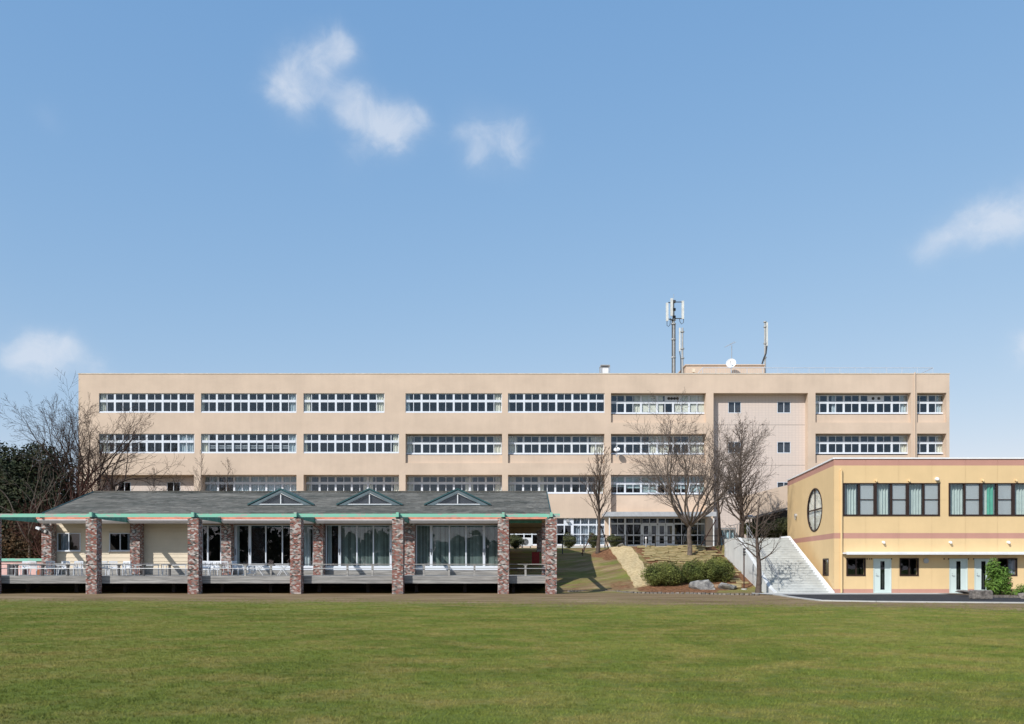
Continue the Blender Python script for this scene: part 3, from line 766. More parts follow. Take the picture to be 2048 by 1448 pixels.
# ------------------------------------------------------------------ things on the school roof
def dish(name, p, r, m, face, label):
    t = thing(name, p, label, 'satellite dish')
    b = MB(); f = Vector(face).normalized(); a = f.cross(Vector((0,0,1))).normalized(); c = a.cross(f)
    cen = Vector(p)+Vector((0,0,r*1.1))
    rings = []
    for i in range(5):
        rr = r*i/4; dd = -.35*r*(1-(i/4)**2)
        rings.append([cen+f*dd+(a*math.cos(k*.3927)+c*math.sin(k*.3927))*rr for k in range(16)])
    for i in range(4):
        for k in range(16):
            k2 = (k+1) % 16
            for off in (0, -.03):
                q = [rings[i][k]+f*off, rings[i][k2]+f*off, rings[i+1][k2]+f*off, rings[i+1][k]+f*off]
                b.face(q if i else [q[0], q[2], q[3]])
    b.build('reflector', m, t, smooth=True)
    b = MB(); b.tube([cen-c*r*.9, cen+f*r*.8-c*.1*r], .02, 6); b.obox(cen+f*r*.85, a*.05, c*.07, f*.08); b.build('feed_arm', M['steel'], t)
    b = MB(); b.tube([Vector(p)-Vector((0,0,.35)), cen-f*.3*r], .04, 8); b.build('mount', M['steel'], t)
    return t
dish('satellite_dish', P(1462,737,Yh-1.0), .47, M['white'], (-.35,-1,.3), 'round white satellite dish on the rooftop parapet in front of the penthouse')
dish('satellite_dish', (sx(1232),YS-.55,sz(907)), .28, M['white'], (-.2,-.75,.75), 'small white satellite dish tilted skyward on the facade beside a window')
def antenna_panel(t, x, y0, y1, Y, w=.22):
    b = MB(); X = PX(x,Y); b.box(X-w/2, X+w/2, Y-.1, Y+.06, PZ(y1,Y), PZ(y0,Y)); 
    return b.build('antenna_panel', mat('pale_antenna', (.62,.63,.60), .5), t)
Ym = YS+5.6
def mx_(x): return PX(x,Ym)
def mz_(y): return PZ(y,Ym)
t = thing('antenna_mast', (mx_(1347),Ym,ZT-.6), 'tallest rooftop mast with three antenna panels around its top', 'antenna')
b = MB(); b.tube([(mx_(1347),Ym,ZT-.6),(mx_(1347),Ym,mz_(648)),(mx_(1347),Ym,mz_(600))], [.17,.13,.07], 10)
for y in (716,680,649,641): b.tube([(mx_(1347),Ym,mz_(y)),(mx_(1347),Ym,mz_(y)+.12)], .23, 10)
b.tube([(mx_(1347.5),Ym,mz_(600)),(mx_(1347.5),Ym,mz_(588))], .02, 5); b.build('pole', M['galv'], t)
b = MB(); b.tube([(mx_(1344),Ym-.1,ZT-.6),(mx_(1344),Ym-.1,mz_(640))], .05, 6); b.tube([(mx_(1350),Ym-.1,ZT-.6),(mx_(1350),Ym-.1,mz_(650))], .035, 6)
b.tube([(mx_(1334),Ym,mz_(641)),(mx_(1334),Ym,mz_(651)),(mx_(1337),Ym,mz_(653)),(mx_(1340),Ym,mz_(650)),(mx_(1341),Ym,mz_(636))], .03, 5)
b.tube([(mx_(1367),Ym,mz_(638)),(mx_(1367),Ym,mz_(645)),(mx_(1363),Ym,mz_(648)),(mx_(1360),Ym,mz_(644)),(mx_(1359),Ym,mz_(637))], .03, 5)
b.build('cable', M['darkmetal'], t)
b = MB()
for y in (604,637): b.bar((mx_(1347),Ym,mz_(y)), (mx_(1364),Ym,mz_(y)), .07); b.bar((mx_(1347),Ym,mz_(y+3)), (mx_(1335),Ym-.5,mz_(y+4)), .07)
for y in (603,619,634): b.box(mx_(1345),mx_(1351),Ym-.15,Ym+.15,mz_(y)-.12,mz_(y)+.1)
b.build('bracket', M['darkmetal'], t)
antenna_panel(t, 1334.2, 606, 642, Ym-.5); antenna_panel(t, 1343.2, 597, 632, Ym-.45); antenna_panel(t, 1365.5, 602, 638, Ym)
t = thing('antenna_mast', (mx_(1366),Ym+.3,ZT-.6), 'shorter mast with one slim panel just right of the tallest mast', 'antenna')
b = MB(); b.tube([(mx_(1366),Ym+.3,ZT-.6),(mx_(1366),Ym+.3,mz_(716)),(mx_(1366),Ym+.3,mz_(654))], [.13,.1,.09], 8)
for y in (716,663,697): b.tube([(mx_(1366),Ym+.3,mz_(y)),(mx_(1366),Ym+.3,mz_(y)+.1)], .19, 8)
b.build('pole', M['galv'], t)
b = MB(); b.bar((mx_(1366),Ym+.3,mz_(663)),(mx_(1359),Ym+.3,mz_(663)),.06); b.bar((mx_(1366),Ym+.3,mz_(697)),(mx_(1359),Ym+.3,mz_(697)),.06)
b.tube([(mx_(1360),Ym+.2,mz_(702)),(mx_(1362),Ym+.2,mz_(715)),(mx_(1363),Ym+.2,ZT-.5)], .04, 5); b.build('cable', M['darkmetal'], t)
antenna_panel(t, 1359.3, 656, 703, Ym+.3, .13)
t = thing('antenna_mast', (mx_(1530),Ym,ZT-.6), 'lone grey antenna mast with a black cable at the right end of the penthouse', 'antenna')
b = MB(); b.tube([(mx_(1530),Ym,ZT-.6),(mx_(1530),Ym,mz_(716)),(mx_(1530),Ym,mz_(644))], [.12,.09,.08], 8)
for y in (716,655,688,645): b.tube([(mx_(1530),Ym,mz_(y)),(mx_(1530),Ym,mz_(y)+.1)], .16, 8)
b.build('pole', M['galv'], t)
b = MB(); b.tube([(mx_(1533),Ym-.1,mz_(693)),(mx_(1531),Ym-.15,mz_(708)),(mx_(1527),Ym-.1,mz_(717)),(mx_(1524),Ym,mz_(728))], .07, 6); b.build('cable', M['darkmetal'], t)
antenna_panel(t, 1533.6, 645, 692, Ym, .16)
t = thing('television_antenna', (mx_(1464),Ym,ZT), 'thin spiky television aerial above the white rooftop dish', 'antenna')
b = MB(); b.tube([(mx_(1463.5),Ym,mz_(731)),(mx_(1463.5),Ym,mz_(690))], .035, 6)
b.tube([(mx_(1450),Ym,mz_(694)),(mx_(1470),Ym,mz_(684))], .025, 5)
for k in range(7):
    u = k/6; x = 1450+20*u; y = 694-10*u; hgt = .12+.25*u
    b.tube([(mx_(x),Ym-.3-.2*u,mz_(y)-hgt*.5),(mx_(x),Ym+.3+.2*u,mz_(y)+hgt*.5)], .014, 4)
b.build('pole', M['steel'], t)
t = thing('rooftop_cabinet', (PX(1210,YS+4),YS+4,ZT-.6), 'white boxy equipment cabinet alone on the school roof left of the masts', 'cabinet')
Yk = YS+4
b = MB(); b.box(PX(1203,Yk), PX(1217,Yk), Yk, Yk+.8, PZ(758,Yk), PZ(733.5,Yk)); b.build('body', M['white'], t)
b = MB()
for x in (1201.3,1219): 
    for yy_ in (Yk-.15, Yk+.95): b.tube([(PX(x,Yk),yy_,ZT-.6),(PX(x,Yk),yy_,PZ(731,Yk))], .035, 6)
b.box(PX(1200.8,Yk), PX(1219.5,Yk), Yk-.2, Yk+1, PZ(731.8,Yk), PZ(730.2,Yk)); b.build('frame', M['steel'], t)
t = thing('roof_speaker', (PX(1387,Yh-.4),Yh-.4,ZT-.6), 'small cream loudspeaker box on the roof before the penthouse wall', 'speaker')
b = MB(); b.box(PX(1384,Yh-.4),PX(1389.5,Yh-.4),Yh-.6,Yh-.3,PZ(745,Yh-.4),PZ(738,Yh-.4)); b.box(PX(1386,Yh-.4),PX(1387.5,Yh-.4),Yh-.5,Yh-.4,ZT-.6,PZ(745,Yh-.4)); b.build('housing', M['siding'], t)
# rooftop railing
Yr = YS+1.2
rl = thing('roof_railing', (PX(1640,Yr),Yr,ZT-.6), 'long thin pale railing on the right half of the school roof', 'railing')
zr = PZ(735.5,Yr); b = MB(); b.tube([(PX(1405,Yr),Yr,zr),(PX(1866,Yr),Yr,zr)], .032, 6); b.tube([(PX(1405,Yr),Yr,zr),(PX(1405,Yr)-.9,Yr,ZT-.3)], .03, 6)
b.tube([(PX(1866,Yr),Yr,zr),(PX(1866,Yr),Yr+9,zr)], .03, 6)
b.tube([(PX(1405,Yr),Yr,ZT-.15),(PX(1866,Yr),Yr,ZT-.15)], .02, 6); b.build('rail', M['railgrey'], rl)
pm = MB(); pm.tube([(0,0,0),(0,0,zr-ZT+.6)], .022, 6); pme = bpy.data.meshes.new('post'); pme.from_pydata(pm.v, [], pm.f); pme.materials.append(M['railgrey'])
for k in range(16):
    o = bpy.data.objects.new('post', pme); COL.objects.link(o); o.parent = rl
    o.location = Vector((PX(1866-31*k if k < 15 else 1405,Yr), Yr, ZT-.6))-ROOT[rl.name]
b = MB(); x = PX(1407,Yr)
while x < PX(1866,Yr): b.box(x-.006, x+.006, Yr-.006, Yr+.006, ZT-.13, zr-.03); x += .16
tag(b.build('baluster', M['railgrey'], rl), kind='stuff')

# ------------------------------------------------------------------ cafeteria
YI, YW, YO = 56.6, 57.2, 50.6
caf = thing('cafeteria_building', (-14, YW, 1.0), 'low cafeteria with grey shingle roof, three glazed dormers and brick pillars', 'building')
EX0, EX1 = -29.6, 2.43
# roof: shingle tabs in courses
slope = (6.83-4.85)/7.0; ln = math.hypot(7, 1.98); nrmv = Vector((0,-1.98/ln,7/ln)); dirv = Vector((0,7/ln,1.98/ln))
DORM = [(562.5,497,629),(739.5,674,806),(915.5,849,982)]
YD = 57.67
b = MB(); nc = 30
for k in range(nc):
    s0 = .31+(ln-.31)*k/nc; s1 = .31+(ln-.31)*(k+1)/nc+.03; x = EX0-(.17 if k % 2 else 0)
    while x < EX1:
        x2 = min(x+random.choice((.30,.33,.36,.42)), EX1); xa = max(x, EX0)
        if x2-xa > .02:
            th = random.uniform(.012,.024)
            p0 = Vector((0,55,4.85))+dirv*s0; p1 = Vector((0,55,4.85))+dirv*s1
            r = min(1, max(0, random.gauss(.5,.22)))
            a, c = p0+nrmv*(.02+th), p1+nrmv*.022
            b.face([(xa+.004,a.y,a.z),(x2-.004,a.y,a.z),(x2-.004,c.y,c.z),(xa+.004,c.y,c.z)], r)
            b.face([(xa+.004,p0.y,p0.z),(x2-.004,p0.y,p0.z),(x2-.004,a.y,a.z),(xa+.004,a.y,a.z)], r)
        x = x2
shg = b.build('shingle', M['shingle'], caf); tag(shg, kind='stuff')
b = MB()
b.prism([(0,0),(1,0),(1,1)], 0, 1) if False else None
def slab(b, x0, x1, p0, p1, th):
    (y0, z0), (y1, z1) = p0, p1
    b.face([(x0,y0,z0),(x1,y0,z0),(x1,y1,z1),(x0,y1,z1)]); b.face([(x0,y0,z0-th),(x0,y1,z1-th),(x1,y1,z1-th),(x1,y0,z0-th)])
    b.face([(x0,y0,z0-th),(x1,y0,z0-th),(x1,y0,z0),(x0,y0,z0)]); b.face([(x0,y1,z1-th),(x0,y1,z1),(x1,y1,z1),(x1,y1,z1-th)])
    b.face([(x0,y0,z0-th),(x0,y0,z0),(x0,y1,z1),(x0,y1,z1-th)]); b.face([(x1,y0,z0-th),(x1,y1,z1-th),(x1,y1,z1),(x1,y0,z0)])
slab(b, EX0, EX1, (55.3,4.935), (62,6.83), .10); slab(b, EX0, EX1, (62.002,6.83), (69.2,4.85), .12)
b.build('roof', M['shingle'], caf)
b = MB()
for x in (EX0-.07, EX1+.004): 
    slab(b, x, x+.066, (54.95,4.90), (62,6.92), .28); slab(b, x, x+.066, (62.002,6.92), (69.25,4.90), .28)
b.build('verge_board', M['teal'], caf)
b = MB(); b.bar((EX0,62,6.90),(EX1,62,6.90),.3,.06); b.build('ridge_cap', M['shingle'], caf)
b = MB(); b.box(-30.0, EX1, 55.14, 55.29, 4.585, 4.74); b.build('fascia', M['salmon'], caf)
b = MB(); b.box(EX0, EX1, 55.45, 69, 4.60, 4.63); b.build('soffit', M['soffit'], caf)
# gable triangles
b = MB()
for x0 in (EX0+.25,):
    b.face([(x0,55.6,4.63),(x0,62,6.7),(x0,68.6,4.63)]); 
b.face([(EX1-.25,55.6,4.63),(EX1-.25,68.6,4.63),(EX1-.25,62,6.7)])
b.build('gable', M['siding'], caf)
for (ax, l_, r_) in DORM:
    xa, xl, xr = PX(ax,YD), PX(l_,YD), PX(r_,YD)
    zb, zt = PZ(1011,YD), PZ(979.5,YD); n_ = (zt-zb)/(xa-xl)
    yb = 55+(zt-4.85)/slope; ybb = YD+.1
    b = MB()
    for s_, xe in ((-1, xl), (1, xr)):
        e0, a0 = Vector((xe, YD-.25, zb)), Vector((xa, YD-.25, zt))
        e1, a1 = Vector((xe, ybb, zb)), Vector((xa, yb, zt))
        up = Vector((0,0,.10))
        q = [e0, a0, a1, e1]
        b.face([v+up for v in (q if s_ > 0 else q[::-1])]); b.face(q if s_ < 0 else q[::-1]); b.face([e0, a0, a0+up, e0+up] if s_ < 0 else [a0, e0, e0+up, a0+up])
    d = b.build('dormer', M['teal'], caf)
    b = MB(); gy = YD-.12   # pale barge board inside the dark edge
    ia, il, ir, izb, izt = xa, PX(ax-52,YD), PX(ax+52,YD), PZ(1010,YD), PZ(984,YD)
    def tri_frame(b, o, i, y0, y1):
        for k in range(3):
            k2 = (k+1) % 3
            A, B_, C_, D_ = o[k], o[k2], i[k2], i[k]
            b.prism([A, B_, C_, D_], y0, y1)
    o_ = [(xl+.12,zb+.004),(xr-.12,zb+.004),(xa,zt-.02)]; i1 = [(PX(ax-47,YD),zb+.05),(PX(ax+47,YD),zb+.05),(xa,PZ(985.5,YD))]
    tri_frame(b, o_, i1, YD-.2, YD-.1); b.build('barge_board', mat('grey_blue_board', (.11,.15,.17), .6), d)
    b = MB(); i2 = [(PX(ax-43.5,YD),PZ(1008,YD)),(PX(ax+43.5,YD),PZ(1008,YD)),(xa,PZ(987.3,YD))]
    tri_frame(b, i1, i2, YD-.16, YD-.06); b.box(xa-.03, xa+.03, YD-.15, YD-.07, PZ(1007.6,YD), PZ(989.5,YD)); b.build('sash', M['white'], d)
    b = MB(); b.prism([i2[0],(xa-.03,i2[0][1]),(xa-.03,i2[2][1]-.03),(xa-.04,i2[2][1]-.03)], YD-.12, YD-.11); b.build('pane', M['darkglass'], d)
    b = MB(); b.prism([(xa+.03,i2[0][1]),i2[1],(xa+.04,i2[2][1]-.03),(xa+.03,i2[2][1]-.03)], YD-.12, YD-.11); b.build('pane', M['darkglass'], d)
    b = MB(); b.prism([(xl+.4,zb),(xr-.4,zb),(xa,zt-.15)], YD+.02, YD+.06); b.build('backing', M['school_dark'], d)
# facade
def wx(x): return PX(x, YW)
def wz(y): return PZ(y, YW)
ZF = 1.045
# siding boards on the left bays
sid_holes = [(wx(115),wx(161.5),wz(1102),wz(1066)), (wx(219),wx(262.5),wz(1102),wz(1066))]
z = wz(1138); k = 0
while z < 4.55:
    z2 = min(z+.245, 4.57)
    spans = []
    cur = wx(101); end = wx(403)
    for h in sid_holes:
        if z2 > h[2]+.02 and z < h[3]-.02:
            spans.append((cur, h[0]-.005)); cur = h[1]+.005
    spans.append((cur, end))
    for a, c in spans:
        bb = MB(); bb.obox(((a+c)/2, YW-.018, (z+z2)/2), Vector(((c-a)/2,0,0)), Vector((0,.012,0)), Vector((0,.012,(z2-z)/2-.004)))
        bb.build('siding_board', M['siding'], caf)
    z = z2; k += 1
b = MB(); cells(b, wx(101), wx(403), ZF, 4.57, [(*h, .12) for h in sid_holes], YW+.02); 
b.face([(wx(101),YW,ZF),(wx(101),YW,4.57),(wx(101),69,4.57),(wx(101),69,ZF)])
b.face([(-.72,YW+.2,ZF),(-.72,68.8,ZF),(-.72,68.8,4.57),(-.72,YW+.2,4.57)])
b.box(wx(101), -.72, 68.8, 68.95, ZF, 4.57)
b.build('wall', M['siding'], caf)
b = MB(); b.box(wx(101)+.2, -.8, YW+5, YW+5.1, ZF, 4.5); b.box(wx(101)+.2, -.8, YW+.3, YW+5, ZF, ZF+.1); b.box(wx(403)-.05, wx(403)+.05, YW+.2, YW+5, ZF, 4.5)
b.build('interior', mat('cafeteria_interior', (.05,.045,.04), .9), caf)
for h in ((115,161.5),(219,262.5)):
    small_window(caf, h[0], h[1], 1066, 1102, YW-.02, cur=(.1,.45) if h[0] == 115 else (.8,1))
    bb = MB(); bb.box(wx(h[0])-.05, wx(h[1])+.05, YW-.1, YW-.04, wz(1103.3), wz(1101.6)); bb.build('window_sill', M['white'], caf)
b = MB(); b.box(wx(101), wx(403), YW-.05, YW-.031, ZF+.0, wz(1138)); b.build('skirting', M['wood'], caf)
zz = [ZF+.01, ZF+.1, ZF+.19, wz(1140.4)]
for a, c in zip(zz, zz[1:]): piece('skirting_board', UM['wood'], caf, wx(404), wx(998), YW-.06, YW-.03, a, c-.008)
# glass fronts
def glazing(lines, thick, curtains, blinds):
    zt, zb = wz(1050), wz(1133.5)
    b = MB(); X = [wx(x) for x in lines]
    for x, t in zip(X, thick): b.box(x-t/2, x+t/2, YW-.06, YW+.04, zb, zt)
    for i in range(len(X)-1):
        a, c = X[i]+thick[i]/2, X[i+1]-thick[i+1]/2
        b.box(a, c, YW-.05, YW+.03, zb, zb+.06); b.box(a, c, YW-.05, YW+.03, zt-.05, zt)
    b.box(X[0]-thick[0]/2, X[-1]+thick[-1]/2, YW-.09, YW+.06, wz(1140.2), zb-.002)
    f = b.build('glass_door_front', M['alu'], caf)
    for i in range(len(X)-1): piece('pane', UM['glass'], f, X[i], X[i+1], YW-.012, YW-.004, zb+.03, zt-.03)
    for a, c in curtains: curtain(f, wx(a), wx(c), zb, zt, YW+.25, M['greycurtain'], .05, .2)
    for a, c in blinds:
        x = wx(a); n = 0
        bb = MB()
        while x < wx(c)-.05:
            bb.obox((x+.05, YW+.2, (zb+zt)/2), Vector((.05,.025,0)), Vector((-.001,.002,0)), Vector((0,0,(zt-zb)/2-.03))); x += .105
        o = bb.build('vertical_blind', M['vblind'], f)
    b = MB()
    for i in range(1, len(X)-1):
        if thick[i] > .12:
            b.tube([(X[i],YW-.1,2.35),(X[i],YW-.1,2.75)], .02, 6)
    if b.v: b.build('handle', M['darkmetal'], f)
    return f
M['vblind'] = mat('grey_green_blind', (.20,.25,.235), .9, .15, 1, rnd=.38)
glazing([404,416,443], [.10,.09,.12], [], [])
glazing([455,472,500,532,565,600,627,640], [.12,.16,.17,.07,.07,.07,.07,.1], [(460,476),(606,620)], [])
glazing([645,653,679.5,714,747,781.5,800,818], [.1,.08,.17,.08,.08,.14,.08,.1], [(655,662)], [(682,822)])
glazing([829,833,862.5,899,932,968,998], [.1,.07,.17,.08,.08,.16,.1], [], [(834,998)])
b = MB(); b.box(wx(403), -.7, YW-.02, YW+.1, wz(1050)+.002, 4.57); b.build('lintel', M['soffit'], caf)
# brick columns
brick_sets = {}
def brick_mesh(w, h, seed):
    key = (w, round(h,2), seed)
    if key in brick_sets: return brick_sets[key]
    random.seed(seed*31+5); b = MB(); bh, g = .058, .014; z = .004; row = 0
    while z < h-.03:
        z2 = min(z+bh, h-.002)
        for face in range(4):
            u = -w/2-(.075 if row % 2 else 0)-.0
            while u < w/2-.01:
                a, c = max(u, -w/2), min(u+.139, w/2)
                if c-a > .025:
                    pr = random.uniform(0, .010); r = random.random()
                    if face == 0: b.box(a+.004, c-.004, -w/2-pr, -w/2+.03, z, z2, r)
                    elif face == 2: b.box(a+.004, c-.004, w/2-.03, w/2+pr, z, z2, r)
                    elif face == 1: b.box(w/2-.03, w/2+pr, a+.035, c-.035 if c >= w/2-.01 else c-.004, z, z2, r)
                    else: b.box(-w/2-pr, -w/2+.03, a+.035, c-.035 if c >= w/2-.01 else c-.004, z, z2, r)
                u += .15
        z += bh+g; row += 1
    me_ = bpy.data.meshes.new('bricks'); me_.from_pydata(b.v, [], b.f); at_ = me_.attributes.new('rnd','FLOAT','FACE'); at_.data.foreach_set('value', b.r); me_.materials.append(M['brick'])
    cm = MB(); q = w/2-.012; cm.box(-q,q,-q,q,0,h); cme = bpy.data.meshes.new('mortar_core'); cme.from_pydata(cm.v, [], cm.f); cme.materials.append(M['mortar'])
    brick_sets[key] = (me_, cme); return brick_sets[key]
def column(parent, x, y, z0, z1, w, seed):
    bm, cm = brick_mesh(w, z1-z0, seed); base = ROOT[parent.name]
    c = bpy.data.objects.new('brick_column', cm); COL.objects.link(c); c.parent = parent; c.location = Vector((x,y,z0))-base; ROOT[c.name] = Vector((x,y,z0))
    o = bpy.data.objects.new('bricks', bm); COL.objects.link(o); o.parent = c; tag(o, kind='stuff'); ROOT[o.name] = Vector((x,y,z0))
    return c
CWI, CWO = .64, .635
inner = [(85.1,105.6),(261.5,282),(443.6,464),(627.1,647.4),(809.5,830.5),(998,1019),(1084,1104)]
XI = []
for i, (a, c) in enumerate(inner):
    x = PX((a+c)/2, YI); XI.append(x)
    column(caf, x, YI+.16, ZF, 4.42, CWI, i % 4)
    if i < 5:
        b = MB(); cz = PZ(1063.5, YI-.2)
        b.tube([(x-.02,YI-.20,cz),(x-.02,YI-.24,cz)], .13, 14); b.build('wall_lamp', M['darkmetal'], caf)
        b = MB(); b.tube([(x-.02,YI-.241,cz),(x-.02,YI-.29,cz),(x-.02,YI-.31,cz)], [.10,.085,.03], 12); b.build('lamp_glass', mat('opal_glass', (.45,.45,.43), .3), caf)
column(caf, 2.25, 68.5, 1.9, 4.42, .6, 2); column(caf, -.45, 68.5, 1.9, 4.42, .6, 3)
b = MB(); b.box(-.8, 2.6, 68.3, 68.6, 4.17, 4.59); b.build('rear_beam', M['soffit'], caf)
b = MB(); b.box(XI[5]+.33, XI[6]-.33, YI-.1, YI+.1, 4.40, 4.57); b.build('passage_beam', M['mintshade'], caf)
random.seed(21)
# awning cassettes
for i in range(5):
    a = XI[i]+.10; c = XI[i+1]-.10
    b = MB(); n = 10; 
    pts = [(55.30,4.578),(55.18,4.57),(55.13,4.53),(55.18,4.46),(55.52,4.33),(55.8,4.33),(55.8,4.578)]
    k0 = len(b.v)
    for x in (a, c): b.v += [(x, y, z) for y, z in pts]
    m_ = len(pts)
    for j in range(m_):
        j2 = (j+1) % m_; b.f.append((k0+j, k0+m_+j, k0+m_+j2, k0+j2)); b.r.append(.5)
    b.f.append(tuple(range(k0, k0+m_))); b.r.append(.5); b.f.append(tuple(reversed(range(k0+m_, k0+2*m_)))); b.r.append(.5)
    b.build('awning_cassette', M['awning'], caf)
b = MB(); b.obox((PX(82,YI), YI-.3, PZ(1057,YI)), Vector((.12,0,-.05)), Vector((0,.12,0)), Vector((.03,0,.07))); b.build('floodlight', M['white'], caf)

# ------------------------------------------------------------------ pergola
per = thing('pergola', (-14, YO, 0), 'mint green timber pergola on a row of tall brick pillars along the deck', 'pergola')
outer = [(-31.5,-10),(171.3,193.4),(375.3,396.8),(580,602),(784.2,806.1),(995.4,1017.8),(1091.2,1114.2)]
XO = [PX((a+c)/2, YO) for a, c in outer]
for i, x in enumerate(XO): column(per, x, YO+.32, -.05, 4.38, CWO, (i+1) % 4+4)
xs = [-37]+XO+[2.78]
for i in range(len(xs)-1):
    a, c = xs[i]+(.08 if i else 0), xs[i+1]-(.08 if i < len(xs)-2 else 0)
    b = MB(); b.box(a, c, YO+.22, YO+.38, 4.46, 4.66); b.build('main_beam', M['mint'], per)
for i, x in enumerate(XO):
    b = MB(); b.box(x-.075, x+.075, YO-.10, YO+.10, 4.45, 4.72); b.build('beam_end', M['mint'], per)
    b = MB(); b.box(x-.074, x+.074, YO+.102, YI+.1, 4.385, 4.71) if i < 6 else b.box(x-.074, x+.074, YO+.102, YI+.1, 4.42, 4.71)
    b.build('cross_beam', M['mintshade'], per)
    b = MB(); b.box(x-.12, x+.12, YO+.05, YO+.6, 4.382, 4.456); b.build('bearing_plate', M['darkmetal'], per)

# ------------------------------------------------------------------ deck
deck = thing('wooden_deck', (-14, YO, 0), 'weathered grey timber deck raised on posts between the brick pillars', 'deck')
YFa = 51.22
for i in range(len(XO)):
    a = -37 if i == 0 else XO[i-1]+.0; a = -37 if i == 0 else XO[i-1]; c = XO[i]
    zs_ = [.60,.77,.92,1.035]
    for z0, z1 in zip(zs_, zs_[1:]):
        off = random.uniform(0,.012)
        bb = MB(); bb.box(a+.01, c-.01, YFa-off, YFa+.05-off, z0+.004, z1-.004); bb.build('fascia_board', M['wood'], deck)
b = MB(); y = YFa
b.box(-37, 2.3, YFa+.052, YW-.1, .95, 1.0)
yb = YFa+.0
while yb < YW-.2: b.box(-37, 2.3, yb+.004, yb+.136, 1.002, ZF); yb += .14
db = b.build('deck_board', M['wood'], deck); tag(db, kind='stuff')
for i in range(13):
    b = MB(); b.box(-36+i*3, -35.8+i*3, 54, 54.2, -.1, .95); b.build('deck_post', M['wooddark'], deck)
b = MB(); b.box(-38, 2.3, YW-.1, YW, -.1, ZF-.02); b.build('rear_skirt', mat('underfloor_shade_black', (.03,.03,.03), .9), deck)  # near-black colour stands in for the shade under the deck
b = MB(); b.box(2.2, 2.3, YFa+.1, YW-.1, .3, .94); b.build('side_skirt', M['wooddark'], deck)
rail = thing('deck_railing', (-14, YFa, ZF), 'low weathered timber railing with grey posts along the front of the deck', 'railing')
posts = [-17,33.8,85,135.8,238,287.7,339.4,441.5,491,542,643.5,695,745,847.8,898,949,1051]
for px_ in posts:
    x = PX(px_, YFa+.12); w = .055
    b = MB(); b.box(x-w, x+w, YFa+.06, YFa+.17, ZF+.002, 1.70); b.box(x-w*1.9, x+w*1.9, YFa+.05, YFa+.18, 1.64, 1.695)
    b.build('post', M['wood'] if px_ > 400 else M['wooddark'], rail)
for i in range(len(XO)):
    a = -37 if i == 0 else XO[i-1]+.3; c = XO[i]-.3
    b = MB(); b.box(a, c, YFa+.02, YFa+.21, 1.702, 1.745); b.build('top_rail', M['wood'], rail)
    b = MB(); b.tube([(a,YFa+.03,1.475),(c,YFa+.03,1.475)], .022, 6); b.build('mid_rail', M['white'] if i < 3 else M['steel'], rail)

# low pink wall with green coping at the far left
pw = thing('low_pink_wall', (-32, 58, ZF), 'low pink wall with mint green coping at the left end of the deck', 'wall')
b = MB(); b.box(-36, -30.6, 57.6, 57.85, .2, PZ(1122.3,57.6)); b.build('wall', M['pinkwall'], pw)
b = MB(); b.box(-36, -30.5, 57.5, 57.95, PZ(1122.3,57.6)+.002, PZ(1117,57.6)); b.build('coping', M['mint'], pw)
b = MB()
for x in (14.5, 21, 44): b.box(PX(x,57.4), PX(x+5,57.4), 57.38, 57.58, .9, PZ(1128,57.4))
b.build('pier', M['wooddark'], pw)
b = MB(); b.box(PX(76,57.3), PX(84,57.3), 57.2, 57.4, .9, PZ(1139,57.3)); b.build('panel', mat('orange_brown_panel', (.35,.13,.05), .8), pw)

# ------------------------------------------------------------------ deck furniture
def chair_at(loc, rz, label):
    t = thing('plastic_chair', loc, label, 'chair', 'white plastic chairs on the deck')
    def B(name, m=M['plastic'], fn=None):
        b = MB(); fn(b); 
        base = Vector(loc); b.v = [(x+base.x, y+base.y, z+base.z) for x, y, z in b.v]
        return b.build(name, m, t)
    B('seat', fn=lambda b: (b.box(-.23,.23,-.22,.22,.42,.45), b.box(-.23,.23,-.235,-.221,.38,.45)))
    def back(b):
        for k in range(5): b.obox((-.18+.09*k, .25, .66), Vector((.022,0,0)), Vector((0,.01,0)), Vector((0,.035,.16)))
        b.obox((0,.292,.84), Vector((.24,0,0)), Vector((0,.014,0)), Vector((0,.01,.045))); b.obox((0,.22,.49), Vector((.23,0,0)), Vector((0,.014,0)), Vector((0,.008,.04)))
        for s in (-1,1): b.obox((s*.235,.25,.66), Vector((.018,0,0)), Vector((0,.014,0)), Vector((0,.04,.21)))
    B('backrest', fn=back)
    for s in (-1,1):
        for q in (-1,1):
            B('leg', fn=lambda b: b.tube([(s*.21,q*.2,.42),(s*.25,q*.25,0)], [.026,.018], 5))
        B('armrest', fn=lambda b: (b.box(s*.25-.025,s*.25+.025,-.18,.24,.63,.655), b.tube([(s*.24,-.16,.63),(s*.22,-.18,.43)], .018, 5)))
    t.rotation_euler.z = rz
    return t
c0 = chair_at((PX(156,54),54,ZF), .3, 'white plastic chair just left of the second brick pillar from the left')
CH = [(50,55.5,.2,'white plastic chair farthest left on the deck, before the pink wall'),
 (73,54.6,2.9,'white plastic chair in front of the right end of the low pink wall'),
 (104,53.6,3.3,'white plastic chair below the leftmost inner brick pillar'),
 (128,54.8,.1,'white plastic chair below the leftmost small window of the cafeteria'),
 (213,54.2,3.0,'white plastic chair right beside the second outer pillar, before the cream siding'),
 (226,55.4,.4,'white plastic chair behind others, below the second small window'),
 (248,54.0,-.2,'white plastic chair near the inner pillar right of the second small window'),
 (262,54.6,2.8,'white plastic chair directly below the second inner brick pillar'),
 (411,53.8,.15,'white plastic chair hard against the third outer pillar in the glass bay'),
 (421,54.4,.05,'white plastic chair in the tight row left of the dark glass mullion'),
 (431,53.9,-.1,'white plastic chair in the tight row beside the inner pillar, right of another'),
 (452,54.6,3.1,'white plastic chair below the third inner brick pillar'),
 (476,54.0,1.2,'white plastic chair turned sideways next to the tipped one')]
